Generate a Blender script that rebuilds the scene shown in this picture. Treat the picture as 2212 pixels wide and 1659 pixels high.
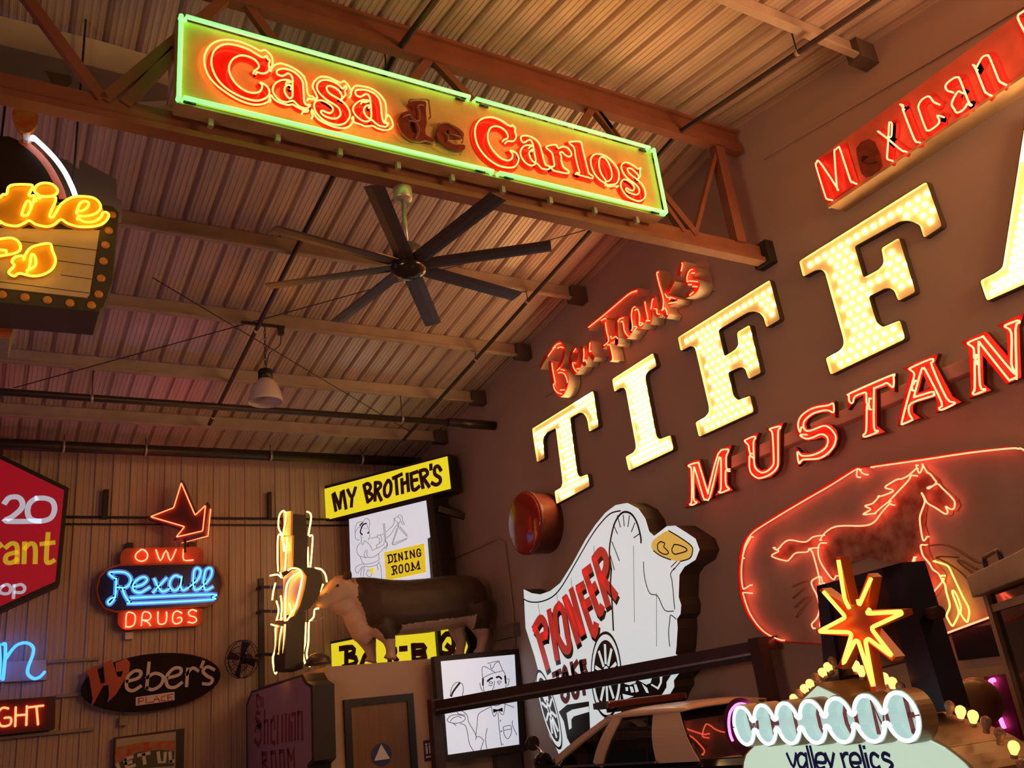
import bpy, bmesh, math, random
from mathutils import Vector, Matrix
from mathutils.geometry import tessellate_polygon
random.seed(7)
sc = bpy.context.scene
for _o in list(bpy.data.objects): bpy.data.objects.remove(_o)
COL = sc.collection
# ---------------------------------------------------------------- camera
FPX = 1880.81
MR = ((0.8620003928840696, 0.08606935605722234, 0.499547183572888),
      (-0.4947554723626252, 0.35734237701535065, 0.7921637760944732),
      (-0.11032835190895056, -0.9299991889979872, 0.3506125542933976))
CAM = Vector((0, 0, 1.6))
cd = bpy.data.cameras.new('camera'); co = bpy.data.objects.new('camera', cd); COL.objects.link(co)
cd.sensor_fit = 'HORIZONTAL'; cd.sensor_width = 36.0; cd.lens = 36.0 * FPX / 2212; cd.clip_end = 200
rm = Matrix(((MR[0][0], -MR[0][1], -MR[0][2]), (MR[1][0], -MR[1][1], -MR[1][2]), (MR[2][0], -MR[2][1], -MR[2][2])))
co.matrix_world = Matrix.Translation(CAM) @ rm.to_4x4()
sc.camera = co
# ---------------------------------------------------------------- world, exposure, sign lamps and fill lamps
sc.view_settings.view_transform = 'Standard'; sc.view_settings.look = 'None'
sc.view_settings.exposure = 0.0; sc.view_settings.gamma = 1.0; sc.view_settings.use_curve_mapping = False
w = bpy.data.worlds.new('hall'); sc.world = w; w.use_nodes = True
w.node_tree.nodes['Background'].inputs[0].default_value = (0.62, 0.50, 0.55, 1)
w.node_tree.nodes['Background'].inputs[1].default_value = 0.03

def lamp(name, kind, loc, power, color, size=0.3, aim=None, size_y=None, spread=None, angle=None, blend=0.5):
    d = bpy.data.lights.new(name, kind); d.energy = power; d.color = color
    if kind == 'AREA':
        d.size = size
        if size_y: d.shape = 'RECTANGLE'; d.size_y = size_y
        if spread: d.spread = math.radians(spread)
    elif kind == 'SPOT':
        d.shadow_soft_size = size; d.spot_size = math.radians(angle); d.spot_blend = blend
    else: d.shadow_soft_size = size
    o = bpy.data.objects.new(name, d); COL.objects.link(o); o.location = loc
    if aim is not None: o.rotation_euler = (Vector(aim) - Vector(loc)).to_track_quat('-Z', 'Y').to_euler()
    return o
# the rest of the sign row on the right wall, past the edge of the frame
lamp('sign_row_warm_light', 'AREA', (7.4, 1.0, 5.4), 230, (1, .56, .24), 3.0, (3.5, 4.2, 8.4), 1.4)
lamp('sign_row_red_light', 'AREA', (7.5, 1.9, 6.7), 42, (1, .10, .03), 2.6, (4.6, 3.6, 8.0), .6)
lamp('beam_neon_red_light', 'AREA', (4.4, 3.6, 7.45), 10, (1, .07, .02), .9, (4.7, 4.3, 8.2), .3)
# added fill lamps out of view: warm on the right wall, violet overhead
lamp('hall_fill_light', 'AREA', (-4.5, 2.5, 2.3), 60, (1, .52, .32), 2.4, (8.0, 7.5, 4.6), 1.2, 100)
lamp('hall_violet_fill_light', 'AREA', (-3.2, 9.0, 3.2), 20, (.62, .34, .9), 2.0, (0, 12.5, 7.2), 1.2)
# ---------------------------------------------------------------- pixel rays of the measured photograph -> planes of the place
def ray(x, y):
    a = ((x - 1106) / FPX, (y - 829.5) / FPX, 1.0)
    return Vector((sum(MR[i][j] * a[j] for j in range(3)) for i in range(3)))
def onX(p, X): d = ray(*p); return CAM + d * (X / d.x)
def onY(p, Y): d = ray(*p); return CAM + d * (Y / d.y)
def onZ(p, Z): d = ray(*p); return CAM + d * ((Z - 1.6) / d.z)
UP = Vector((0, 0, 1))
class Plane:
    """an upright sign plane: origin, horizontal direction u to the viewer's right, up, normal n to the viewer"""
    def __init__(s, p0, u): s.o = Vector(p0); s.u = Vector((u[0], u[1], 0)).normalized(); s.n = s.u.cross(UP)
    def uv(s, p, w=0.0):
        d = ray(*p); q = s.o + s.n * w
        h = CAM + d * ((q - CAM).dot(s.n) / d.dot(s.n)) - s.o
        return (h.dot(s.u), h.z)
    def P(s, a, b, w=0.0): return s.o + s.u * a + UP * b + s.n * w
    def off(s, w): return Plane(s.o + s.n * w, s.u)
CR = {}
def crop(k, ox, oy, sx): CR[k] = (ox, oy, sx)
def T(s):
    """'A 10,20 30,40 B 5,6' -> photograph pixels, letters naming measured details of the photograph"""
    out = []; k = None
    for t in s.split():
        if ',' in t:
            x, y = t.split(','); ox, oy, sx = CR[k]; out.append((ox + float(x) / sx, oy + float(y) / sx))
        else: k = t
    return out
def L(pl, s, w=0.0): return [pl.uv(p, w) for p in (T(s) if isinstance(s, str) else s)]
# ---------------------------------------------------------------- curves
def cr(p, n=5, closed=False):
    p = [Vector(q) for q in p]; m = len(p)
    if m < 3: return p
    out = []
    for i in range(m if closed else m - 1):
        a = p[(i - 1) % m] if (closed or i > 0) else p[0]; b = p[i]; c = p[(i + 1) % m]
        d = p[(i + 2) % m] if (closed or i + 2 < m) else p[-1]
        for k in range(n):
            t = k / n; t2 = t * t; t3 = t2 * t
            out.append(0.5 * ((2 * b) + (c - a) * t + (2 * a - 5 * b + 4 * c - d) * t2 + (3 * b - a - 3 * c + d) * t3))
    if not closed: out.append(p[-1])
    return out
def rounded(p, r, n=4, closed=True):
    """fillet the corners of a polygon"""
    p = [Vector(q) for q in p]; m = len(p); out = []
    for i in range(m):
        if not closed and i in (0, m - 1): out.append(p[i]); continue
        a, b, c = p[i - 1], p[i], p[(i + 1) % m]
        d1 = (a - b); d2 = (c - b); q = min(r, d1.length * .45, d2.length * .45)
        s, e = b + d1.normalized() * q, b + d2.normalized() * q
        for k in range(n + 1):
            t = k / n; out.append(s * (1 - t) ** 2 + b * 2 * t * (1 - t) + e * t * t)
    return out
# ---------------------------------------------------------------- meshes
class MB:
    def __init__(s): s.v = []; s.f = []; s.mi = []; s.sm = []; s.cur = 0
    def face(s, idx, smooth=False): s.f.append(idx); s.mi.append(s.cur); s.sm.append(smooth)
    def box(s, lo, hi):
        b = len(s.v)
        for x in (lo[0], hi[0]):
            for y in (lo[1], hi[1]):
                for z in (lo[2], hi[2]): s.v.append(Vector((x, y, z)))
        for q in ((0, 1, 3, 2), (4, 6, 7, 5), (0, 4, 5, 1), (2, 3, 7, 6), (0, 2, 6, 4), (1, 5, 7, 3)): s.face([b + i for i in q])
        return s
    def bar(s, a, b, wd, ht, up=UP):
        a = Vector(a); b = Vector(b); d = (b - a).normalized(); sd = d.cross(Vector(up))
        if sd.length < 1e-4: sd = d.cross(Vector((1, 0, 0)))
        sd.normalize(); u = sd.cross(d); k = len(s.v)
        for q in (a, b):
            for i, j in ((-1, -1), (1, -1), (1, 1), (-1, 1)): s.v.append(q + sd * (i * wd / 2) + u * (j * ht / 2))
        for q in ((0, 3, 2, 1), (4, 5, 6, 7), (0, 1, 5, 4), (1, 2, 6, 5), (2, 3, 7, 6), (3, 0, 4, 7)): s.face([k + i for i in q])
        return s
    def pbox(s, pl, a0, a1, b0, b1, w0, w1):
        return s.prism(pl, [(a0, b0), (a1, b0), (a1, b1), (a0, b1)], w0, w1)
    def tube(s, pts, r, seg=7, closed=False):
        pts = [Vector(p) for p in pts]; q = [pts[0]]
        for p in pts[1:]:
            if (p - q[-1]).length > r * .15: q.append(p)
        pts = q; m = len(pts)
        if m < 2: return s
        t0 = (pts[1] - pts[0]).normalized(); nrm = t0.orthogonal().normalized(); base = len(s.v); pt = t0
        for i in range(m):
            a = pts[i - 1] if (i > 0 or closed) else pts[0]; c = pts[(i + 1) % m] if (i < m - 1 or closed) else pts[-1]
            t = (c - a); t = t.normalized() if t.length > 1e-9 else pt
            nrm = (nrm - t * nrm.dot(t)); nrm = nrm.normalized() if nrm.length > 1e-6 else t.orthogonal().normalized()
            bi = t.cross(nrm); pt = t
            for k in range(seg):
                an = 2 * math.pi * k / seg; s.v.append(pts[i] + (nrm * math.cos(an) + bi * math.sin(an)) * r)
        for i in range(m if closed else m - 1):
            for k in range(seg):
                j = (i + 1) % m
                s.face([base + i * seg + k, base + i * seg + (k + 1) % seg, base + j * seg + (k + 1) % seg, base + j * seg + k], True)
        if not closed:
            s.face([base + k for k in range(seg)][::-1]); s.face([base + (m - 1) * seg + k for k in range(seg)])
        return s
    def prism(s, pl, poly, w0, w1, holes=()):
        loops = [[Vector((p[0], p[1], 0)) for p in lp] for lp in [poly] + list(holes)]
        flat = [v for lp in loops for v in lp]; tris = tessellate_polygon(loops); n = len(flat); b = len(s.v)
        for w_ in (w0, w1):
            for v in flat: s.v.append(pl.P(v.x, v.y, w_))
        for t in tris:
            a, c, d = (flat[i] for i in t)
            ccw = (c.x - a.x) * (d.y - a.y) - (c.y - a.y) * (d.x - a.x) > 0
            t = list(t) if ccw else list(t)[::-1]
            s.face([b + n + i for i in t]); s.face([b + i for i in t][::-1])
        k = 0
        for li, lp in enumerate(loops):
            m = len(lp); ar = sum(lp[i - 1].x * lp[i].y - lp[i].x * lp[i - 1].y for i in range(m)); fl = (ar > 0) == (li == 0)
            for i in range(m):
                j = (i + 1) % m; q = [b + k + i, b + k + j, b + n + k + j, b + n + k + i]
                s.face(q if fl else q[::-1])
            k += m
        return s
    def wall(s, pl, poly, w0, w1, closed=True):
        """only the rim of an outline"""
        m = len(poly); b = len(s.v)
        for w_ in (w0, w1):
            for p in poly: s.v.append(pl.P(p[0], p[1], w_))
        for i in range(m if closed else m - 1):
            j = (i + 1) % m; s.face([b + i, b + j, b + m + j, b + m + i])
        return s
    def ribbon(s, pl, pts, wd, w0, w1, closed=False, taper=False):
        """a flat painted stroke of width wd"""
        p = [Vector((q[0], q[1])) for q in pts]; q = [p[0]]
        for a in p[1:]:
            if (a - q[-1]).length > wd * .1: q.append(a)
        p = q; m = len(p)
        if m < 2: return s
        b = len(s.v)
        for i in range(m):
            a = p[i - 1] if (i > 0 or closed) else p[0]; c = p[(i + 1) % m] if (i < m - 1 or closed) else p[-1]
            t = (c - a); t = t.normalized() if t.length > 1e-9 else Vector((1, 0)); nn = Vector((-t.y, t.x))
            h = wd / 2
            if taper and not closed: h *= .25 + .75 * math.sin(math.pi * (i + .3) / (m - .4))
            e = -t * h if (i == 0 and not closed) else (t * h if (i == m - 1 and not closed) else Vector((0, 0)))
            for sg in (1, -1):
                x = p[i] + nn * (h * sg) + e * .6
                s.v.append(pl.P(x.x, x.y, w1)); s.v.append(pl.P(x.x, x.y, w0))
        for i in range(m if closed else m - 1):
            j = (i + 1) % m; A = b + 4 * i; B = b + 4 * j
            s.face([A, A + 2, B + 2, B]); s.face([A + 1, A, B, B + 1]); s.face([A + 2, A + 3, B + 3, B + 2]); s.face([A + 3, A + 1, B + 1, B + 3])
        if not closed:
            s.face([b, b + 1, b + 3, b + 2]); e = b + 4 * (m - 1); s.face([e, e + 2, e + 3, e + 1])
        return s
    def lathe(s, c, prof, axis=UP, seg=20, smooth=True):
        axis = Vector(axis).normalized(); x = axis.orthogonal().normalized(); y = axis.cross(x); b = len(s.v); c = Vector(c); m = len(prof)
        for r, h in prof:
            for k in range(seg):
                an = 2 * math.pi * k / seg; s.v.append(c + axis * h + (x * math.cos(an) + y * math.sin(an)) * max(r, 1e-4))
        for i in range(m - 1):
            for k in range(seg):
                s.face([b + i * seg + k, b + i * seg + (k + 1) % seg, b + (i + 1) * seg + (k + 1) % seg, b + (i + 1) * seg + k], smooth)
        s.face([b + k for k in range(seg)][::-1]); s.face([b + (m - 1) * seg + k for k in range(seg)])
        return s
    def build(s, name, mat, parent=None, bevel=0):
        mats = mat if isinstance(mat, (list, tuple)) else [mat]
        me = bpy.data.meshes.new(name)
        if parent is not None:
            org = Vector((0, 0, 0)); p = parent
            while p is not None: org += Vector(p.location); p = p.parent
            loc = Vector((0, 0, 0))
        else:
            xs = [v.x for v in s.v]; ys = [v.y for v in s.v]; zs = [v.z for v in s.v]
            org = Vector(((min(xs) + max(xs)) / 2, (min(ys) + max(ys)) / 2, min(zs))); loc = org
        me.from_pydata([tuple(v - org) for v in s.v], [], s.f)
        for i, p in enumerate(me.polygons): p.material_index = s.mi[i]; p.use_smooth = s.sm[i]
        for m_ in mats: me.materials.append(m_)
        me.update()
        o = bpy.data.objects.new(name, me); COL.objects.link(o); o.location = loc; o.parent = parent
        if bevel:
            md = o.modifiers.new('bevel', 'BEVEL'); md.width = bevel; md.segments = 2; md.limit_method = 'ANGLE'
        return o
def tag(o, label, cat, group=None, kind=None):
    o['label'] = label; o['category'] = cat
    if group: o['group'] = group
    if kind: o['kind'] = kind
    return o
def empty(name, loc, label=None, cat=None, group=None):
    o = bpy.data.objects.new(name, None); COL.objects.link(o); o.location = loc; o.empty_display_size = .1
    if label: tag(o, label, cat, group)
    return o
def structure(o): o['kind'] = 'structure'; return o
# ---------------------------------------------------------------- materials
def mat(name, col, rough=.6, metal=0.0, var=0.0, scale=6.0, bump=0.0, spec=.5, col2=None, stretch=None):
    m = bpy.data.materials.new(name); m.use_nodes = True; nt = m.node_tree; b = nt.nodes['Principled BSDF']
    b.inputs['Base Color'].default_value = (*col, 1); b.inputs['Roughness'].default_value = rough; b.inputs['Metallic'].default_value = metal
    b.inputs['Specular IOR Level'].default_value = spec
    if var or bump or col2:
        tc = nt.nodes.new('ShaderNodeTexCoord'); mp = nt.nodes.new('ShaderNodeMapping'); nz = nt.nodes.new('ShaderNodeTexNoise')
        nz.inputs['Scale'].default_value = scale; nz.inputs['Detail'].default_value = 5
        if stretch: mp.inputs['Scale'].default_value = stretch
        nt.links.new(tc.outputs['Object'], mp.inputs['Vector']); nt.links.new(mp.outputs['Vector'], nz.inputs['Vector'])
        if var or col2:
            rp = nt.nodes.new('ShaderNodeValToRGB'); c2 = col2 if col2 else tuple(c * (1 - var) for c in col)
            rp.color_ramp.elements[0].position = .35; rp.color_ramp.elements[1].position = .65
            rp.color_ramp.elements[0].color = (*c2, 1); rp.color_ramp.elements[1].color = (*[min(1, c * (1 + var * .6)) for c in col], 1)
            nt.links.new(nz.outputs['Fac'], rp.inputs['Fac']); nt.links.new(rp.outputs['Color'], b.inputs['Base Color'])
        if bump:
            bp = nt.nodes.new('ShaderNodeBump'); bp.inputs['Strength'].default_value = bump; bp.inputs['Distance'].default_value = .02
            nt.links.new(nz.outputs['Fac'], bp.inputs['Height']); nt.links.new(bp.outputs['Normal'], b.inputs['Normal'])
    return m
def glow(name, col, strength, base=None, rough=.3):
    m = bpy.data.materials.new(name); m.use_nodes = True; b = m.node_tree.nodes['Principled BSDF']
    b.inputs['Base Color'].default_value = (*(base or col), 1); b.inputs['Roughness'].default_value = rough
    b.inputs['Emission Color'].default_value = (*col, 1); b.inputs['Emission Strength'].default_value = strength
    return m
M = {}
M['wall'] = mat('painted_wall', (.46, .36, .32), .75, 0, .04, 1.2, .04)
M['deck'] = mat('roof_deck', (.62, .50, .42), .42, .25, .12, 2.0, 0, stretch=(3, .3, 1))
M['sheet'] = mat('wall_sheet', (.56, .44, .34), .5, .1, .10, 1.5, 0, stretch=(3, 1, .3))
M['beam'] = mat('beam_paint', (.42, .34, .27), .55, .1, .12, 3)
M['truss'] = mat('truss_red_oxide', (.22, .075, .042), .6, .1, .12, 3)
M['floor'] = mat('concrete', (.28, .25, .24), .5, 0, .15, 1.5)
M['dark'] = mat('dark_metal', (.035, .028, .028), .45, .2, .2, 8)
M['bracket'] = mat('bracket_brown', (.10, .075, .06), .6)
M['black'] = mat('black_paint', (.012, .011, .012), .4)
M['pipe'] = mat('black_pipe', (.045, .03, .028), .4, .3, .15, 6)
M['rope'] = mat('cable', (.06, .05, .045), .6)
M['cream'] = mat('cream_paint', (.72, .60, .44), .5, 0, .08, 4)
M['steel'] = mat('galvanised', (.5, .47, .44), .4, .7, .1, 10)
M['dull'] = mat('dull_beige_metal', (.36, .31, .24), .55, .1, .12, 6)
M['white'] = mat('white_enamel', (.78, .76, .72), .4)
M['redpaint'] = mat('red_enamel', (.62, .03, .02), .3, 0, .15, 8)
M['neonred'] = glow('red_neon', (1, .055, .018), 11, (.9, .5, .4))
M['neonorange'] = glow('orange_neon', (1, .20, .06), 7, (.9, .6, .4))
# ---------------------------------------------------------------- the hall
XW, YB, YR, ZR = 8.0, 17.3, 6.42, 8.42
def deckz(y): return ZR - (.132 * (y - YR) if y > YR else .16 * (YR - y))
# ceiling: fluted sheets with deep ribs running down the slope
m = MB(); xs = []
x = -12.0
while x < XW:
    for dx, dz in ((0, 0), (.02, .055), (.055, .055), (.075, 0), (.118, 0), (.124, -.006), (.140, -.006), (.146, 0), (.188, 0), (.194, -.006), (.210, -.006), (.216, 0), (.255, 0), (.261, -.006), (.276, -.006), (.282, 0)):
        if x + dx < XW: xs.append((x + dx, dz))
    x += .305
xs.append((XW, 0)); ys = (-6.0, YR, YB); n = len(xs)
for y in ys:
    for x, dz in xs: m.v.append(Vector((x, y, deckz(y) + dz)))
for r in range(2):
    for i in range(n - 1): m.face([r * n + i, (r + 1) * n + i, (r + 1) * n + i + 1, r * n + i + 1])
structure(m.build('ceiling', M['deck']))
# right wall
m = MB(); m.box((XW, -6, 0), (XW + .2, YB + .2, 8.6)); structure(m.build('wall_right', M['wall']))
m = MB()
m.bar((XW - .012, -2, deckz(-2) - .48), (XW - .012, YR - .3, deckz(YR - .3) - .62), .03, .035); structure(m.build('trim_1', M['wall']))
# back wall: upright ribbed sheets
m = MB(); xs = []; x = -7.0
while x < XW:
    for dx, dy in ((0, 0), (.018, -.035), (.05, -.035), (.068, 0), (.13, 0), (.14, -.008), (.155, -.008), (.165, 0), (.225, 0), (.235, -.008), (.25, -.008), (.26, 0)):
        if x + dx < XW: xs.append((x + dx, dy))
    x += .305
xs.append((XW, 0))
for z in (0, 7.2):
    for x, dy in xs: m.v.append(Vector((x, YB + dy, z)))
n = len(xs)
for i in range(n - 1): m.face([i, i + 1, n + i + 1, n + i])
structure(m.build('wall_back', M['sheet']))
m = MB(); m.box((-12, -6, -.1), (XW + .2, YB + .2, 0)); structure(m.build('floor', M['floor']))
# purlins
def purlin(y, label, x0=-12):
    zb = deckz(y) - .245; r = empty('roof_beam', (2, y, zb), label, 'beam', 'pale roof beams across the hall')
    m = MB(); m.box((x0, y - .006, zb), (7.72, y + .006, zb + .235)); m.build('web', M['beam'], r)
    m = MB(); m.box((x0, y - .07, zb), (7.72, y - .006, zb + .012)); m.box((x0, y - .07, zb + .012), (7.72, y - .062, zb + .03)); m.build('flange', M['beam'], r)
    m = MB(); m.box((x0, y + .006, zb + .22), (7.72, y + .07, zb + .235)); m.build('flange', M['beam'], r)
    m = MB(); m.box((7.70, y - .085, zb - .03), (8.0, y + .085, zb + .225)); m.build('bracket', M['bracket'], r)
    return r
purlin(15.49, 'pale roof beam farthest back, just in front of the back wall')
purlin(13.75, 'pale roof beam second from the back wall, above the thinner black pipe')
purlin(11.99, 'pale roof beam that the bell lamp hangs from')
purlin(10.17, 'pale roof beam behind the fan, next in front of the bell lamp')
purlin(8.30, 'pale roof beam that the big ceiling fan hangs from')
purlin(4.43, 'pale roof beam on the camera side of the red truss')
# red truss
tr = empty('roof_truss', (2, YR, 6.38), 'rust red steel truss running behind the long green bordered sign', 'truss')
MB().box((-12, YR - .06, 7.99), (7.92, YR + .06, 8.12)).box((-12, YR - .015, 8.12), (7.92, YR + .015, 8.30)).box((-12, YR - .06, 8.30), (7.92, YR + .06, 8.34)).build('top_chord', M['truss'], tr)
MB().box((-12, YR - .07, 6.38), (7.95, YR + .07, 6.44)).box((-12, YR - .02, 6.44), (7.95, YR + .02, 6.62)).build('bottom_chord', M['truss'], tr)
MB().box((7.86, YR - .12, 6.36), (8.0, YR + .12, 6.66)).build('end_plate', M['dark'], tr)
MB().box((7.45, YR - .06, 6.6), (7.6, YR + .06, 8.0)).build('post', M['truss'], tr)
def web(p, q, wd=.09):
    a = onY(p, YR); b = onY(q, YR); d = (b - a).normalized()
    if a.z < b.z: a, b = b, a; d = -d
    a = a - d * ((8.03 - a.z) / d.z) * -1; b = b + d * ((6.58 - b.z) / d.z)
    MB().bar(a, b, wd, .07, (0, 1, 0)).build('web_member', M['truss'], tr)
web((60, 0), (205, 195)); web((375, 92), (240, 205)); web((930, 125), (888, 178)); web((935, 130), (1015, 215), .08)
web((1278, 235), (1254, 275)); web((1285, 240), (1358, 330)); web((540, 20), (590, 90)); web((500, -20), (380, 110)); web((1432, 440), (1478, 505), .06); web((1545, 330), (1500, 505), .05)
# roof pipes
def pipe_run(pts, r, label, hang=(), seg=10, name='sprinkler_pipe', sleeve=None):
    rt = empty(name, pts[0], label, 'pipe', 'black sprinkler pipes')
    MB().tube(pts, r, seg).build('pipe', M['pipe'], rt)
    if sleeve: MB().tube(sleeve, .085, 12).build('wall_sleeve', M['pipe'], rt)
    for h in hang:
        h = Vector(h); m = MB(); m.tube([h + Vector((0, 0, r)), h + Vector((0, 0, min(.45, deckz(h.y) - h.z - .02)))], .008, 6); m.build('hanger_rod', M['dark'], rt)
        ax = (Vector(pts[1]) - Vector(pts[0])).normalized()
        MB().lathe(h - ax * .02, [(r * 1.18, 0), (r * 1.18, .04)], ax, 12).build('clamp', M['steel'], rt)
    return rt
px = 6.9
def pz(y): return deckz(y) - .37
pts = [(px, 1.5, pz(1.5)), (px, YR, pz(YR)), (px, 15.2, pz(15.2))]
pipe_run(pts, .032, 'black sprinkler pipe running down the roof slope nearest the right wall', [(px, 4.55, pz(4.55)), (px, 8.35, pz(8.35)), (px, 10.2, pz(10.2)), (px, 12.0, pz(12.0))])
q = [onY((958, 0), 5.9), onY((851, 152), 6.6), onY((641, 540), 10.0), onY((429, 942), 15.2)]
for a in q: a.x = 3.16
for a in q: a.z = deckz(a.y) - .30
p2 = q
pipe_run([(3.16, 1.5, pz(1.5)), (3.16, YR, pz(YR))] + [tuple(a) for a in q[2:]], .034, 'black sprinkler pipe running down the slope left of the ceiling fan', [(3.16, 6.75, deckz(6.75) - .34), (3.16, 12.0, deckz(12.0) - .32), (3.16, 14.9, deckz(14.9) - .3)])
pipe_run([(-8, 13.45, 6.62), (7.3, 13.45, 6.66)], .055, 'black sprinkler main across the hall, the thinner of the two', [(-.9, 13.45, 6.64), (1.1, 13.45, 6.64), (6.1, 13.45, 6.66)], sleeve=((7.0, 13.45, 6.66), (7.98, 13.45, 6.66)))
r_ = pipe_run([(-8, 16.5, 6.82), (7.7, 16.5, 6.85)], .10, 'thick black pipe running along the top of the back wall', [(.95, 16.5, 6.84), (2.3, 16.5, 6.84), (4.6, 16.5, 6.84), (6.5, 16.5, 6.84)])
# conduits on the back wall
m = MB()
for dz in (0, -.13): m.tube([(-3, YB - .08, 5.75 + dz), (7.6, YB - .08, 5.75 + dz)], .022 if dz == 0 else .016, 6)
tag(m.build('wall_conduit', M['pipe']), 'pair of thin dark conduits along the back wall behind the arrow', 'conduit')
# bracing cables
def cable(a, b, label, r=.008): tag(MB().tube([a, b], r, 5).build('bracing_cable', M['rope']), label, 'cable', 'roof bracing cables')
def onroof(p, dz=.3):
    d = ray(*p); lo, hi = 1.0, 40.0
    for _ in range(50):
        t = (lo + hi) / 2; q = CAM + d * t
        if q.z > deckz(q.y) - dz: hi = t
        else: lo = t
    return CAM + d * lo
cable(onroof((30, 838)), onroof((1265, 497)), 'thin bracing cable rising from the left towards the fan blades')
cable(onroof((330, 600)), onroof((890, 935)), 'thin bracing cable crossing behind the bell lamp')
# ================================================================ signs: shared helpers
S2 = 7
def neon(pl, paths, w, r, material, parent, name='neon_tube', sm=4, seg=7, corner=None, tip=True):
    """glass tube bent along traced lines, standing w off the sign plane; ends turn back into the face"""
    if isinstance(paths, str): paths = [paths]
    mb = MB()
    for s in paths:
        p = L(pl, s, w)
        p = rounded(p, corner, 3, False) if corner else cr(p, sm)
        q = [pl.P(a[0], a[1], w) for a in p]
        if tip: q = [q[0] - pl.n * .035] + q + [q[-1] - pl.n * .035]
        mb.tube(q, r, seg)
    return mb.build(name, material, parent)
def plate(pl, s, w, w0, w1, material, parent, name='letter', holes=(), sm=0, rad=0):
    p = L(pl, s, w); p = [tuple(v) for v in cr(p, sm, True)] if sm else (rounded(p, rad) if rad else p)
    hs = [(rounded(L(pl, h, w), rad) if rad else (cr(L(pl, h, w), sm, True) if sm else L(pl, h, w))) for h in holes]
    return MB().prism(pl, p, w0, w1, hs).build(name, material, parent)
wallp = Plane((XW, 0, 0), (0, -1, 0))
# ================================================================ long green bordered sign on the truss
crop('A', 420, 60, 9.2167); crop('B', 640, 120, 9.2167); crop('C', 840, 200, 9.2167); crop('D', 1000, 230, 9.2167); crop('E', 1200, 290, 9.2167)
pc = Plane((0, 6.15, 0), (1, 0, 0))
M['casaface'] = mat('yellowed_sign_face', (.66, .46, .16), .5, 0, .12, 5)
M['casabox'] = mat('tan_sheet_metal', (.42, .27, .15), .55, .1, .15, 4)
M['green'] = glow('green_neon', (.10, 1, .10), 3.6, (.4, .9, .5))
M['casared'] = mat('glossy_red_letter', (.72, .02, .015), .16, 0, .1, 10)
M['unlitred'] = mat('unlit_dark_red', (.20, .035, .02), .35, 0, .3, 12)  # darker copy of the letter red, for letters whose tubes are off
M['glass'] = mat('unlit_tube', (.30, .15, .09), .15)
M['casaneon'] = glow('casa_red_neon', (1, .13, .035), 6.5, (1, .5, .3))
r = empty('neon_sign', (3.5, 6.25, 6.5), 'long hanging sign with a green neon border and red double outlined script letters', 'sign')
box = L(pc, [(386, 38), (1408, 326), (1436, 470), (389, 219)], 0)
a0 = box[0][0]; a1 = (box[1][0] + box[2][0]) / 2; b1 = (box[0][1] + box[1][1]) / 2; b0 = (box[2][1] + box[3][1]) / 2
MB().pbox(pc, a0, a1, b0, b1, -.18, -.012).build('cabinet', M['casabox'], r, .008)
MB().pbox(pc, a0 + .02, a1 - .02, b0 + .02, b1 - .02, -.012, 0).build('sign_face', M['casaface'], r)
for q in range(9): x = a0 + .3 + q * (a1 - a0 - .6) / 8; MB().pbox(pc, x - .02, x + .02, b0 - .07, b0 + .01, -.16, -.11).build('hanging_tab', M['dull'], r)
zt, zb_ = b1 - .012, b0 + .02
am = a0 + (a1 - a0) * .542; am2 = a0 + (a1 - a0) * .575
def gtube(pts): 
    q = [pc.P(x, z, .05) for x, z in pts]; q = [q[0] - pc.n * .05] + q + [q[-1] - pc.n * .05]
    MB().tube(cr(q, 4) if False else q, .019, 8).build('border_tube', M['green'], r)
gtube([(a0 + .05, zt), (am - .02, zt)]); gtube([(am + .05, zt), (a1 - .07, zt)])
gtube([(a0 + .012, zt), (a0 + .012, zb_)]); gtube([(a1 - .012, zt), (a1 - .012, zb_)])
gtube([(a0 + .05, zb_), (am2 - .02, zb_)]); gtube([(am2 + .05, zb_), (a1 - .05, zb_)])
for x, z in ((a0 + .1, zb_ - .015), (am - .12, zt - .04), (am + .15, zt - .04), (a1 - .16, zt - .04), (am2 - .15, zb_ - .015), (am2 + .17, zb_ - .015), (a1 - .15, zb_ - .01)):
    MB().tube([pc.P(x - .05, z, .02), pc.P(x + .05, z, .02)], .014, 6).build('tube_boot', M['black'], r)
TW = .055
def casa(loop, lines, extra=()):
    pl_ = L(pc, loop, TW); p = [tuple(v) for v in cr(pl_, 4, True)]
    o = MB().prism(pc, p, .004, .012).build('letter', M['casared'], r)
    mbb = MB(); mbb.ribbon(pc, cr(pl_, 4), .055, .002, .007); mbb.build('letter_shadow', M['redpaint'], o)
    neon(pc, list(lines), TW, .0085, M['casaneon'], o, sm=4, seg=6)
CL = 'A 1190,860 1270,800 1280,740 1220,650 1100,580 950,550 850,570 760,630 700,730 690,830 720,950 800,1080 900,1180 1050,1270 1180,1295 1280,1280 1330,1230 1350,1150 1310,1090 1370,1110 1450,1170 1490,1250 1480,1340 1400,1410 1260,1450 1100,1430 900,1360 700,1250 540,1120 420,960 350,780 340,640 370,500 430,420 530,350 650,325 780,335 920,370 1080,430 1200,500 1300,560 1370,590 1440,560 1450,610 1500,650 1480,730 1490,820 1440,890 1350,910 1240,880'
CO = 'A 1520,1430 1450,1480 1350,1520 1200,1530 1050,1500 850,1420 650,1300 450,1150 300,980 220,800 195,620 230,480 310,360 420,280 560,240 700,240 860,265 1000,310 1150,375 1250,430 1330,460 1400,440 1480,500 1540,580 1560,670 1550,740'
casa(CL, (CL, CO))
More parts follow.
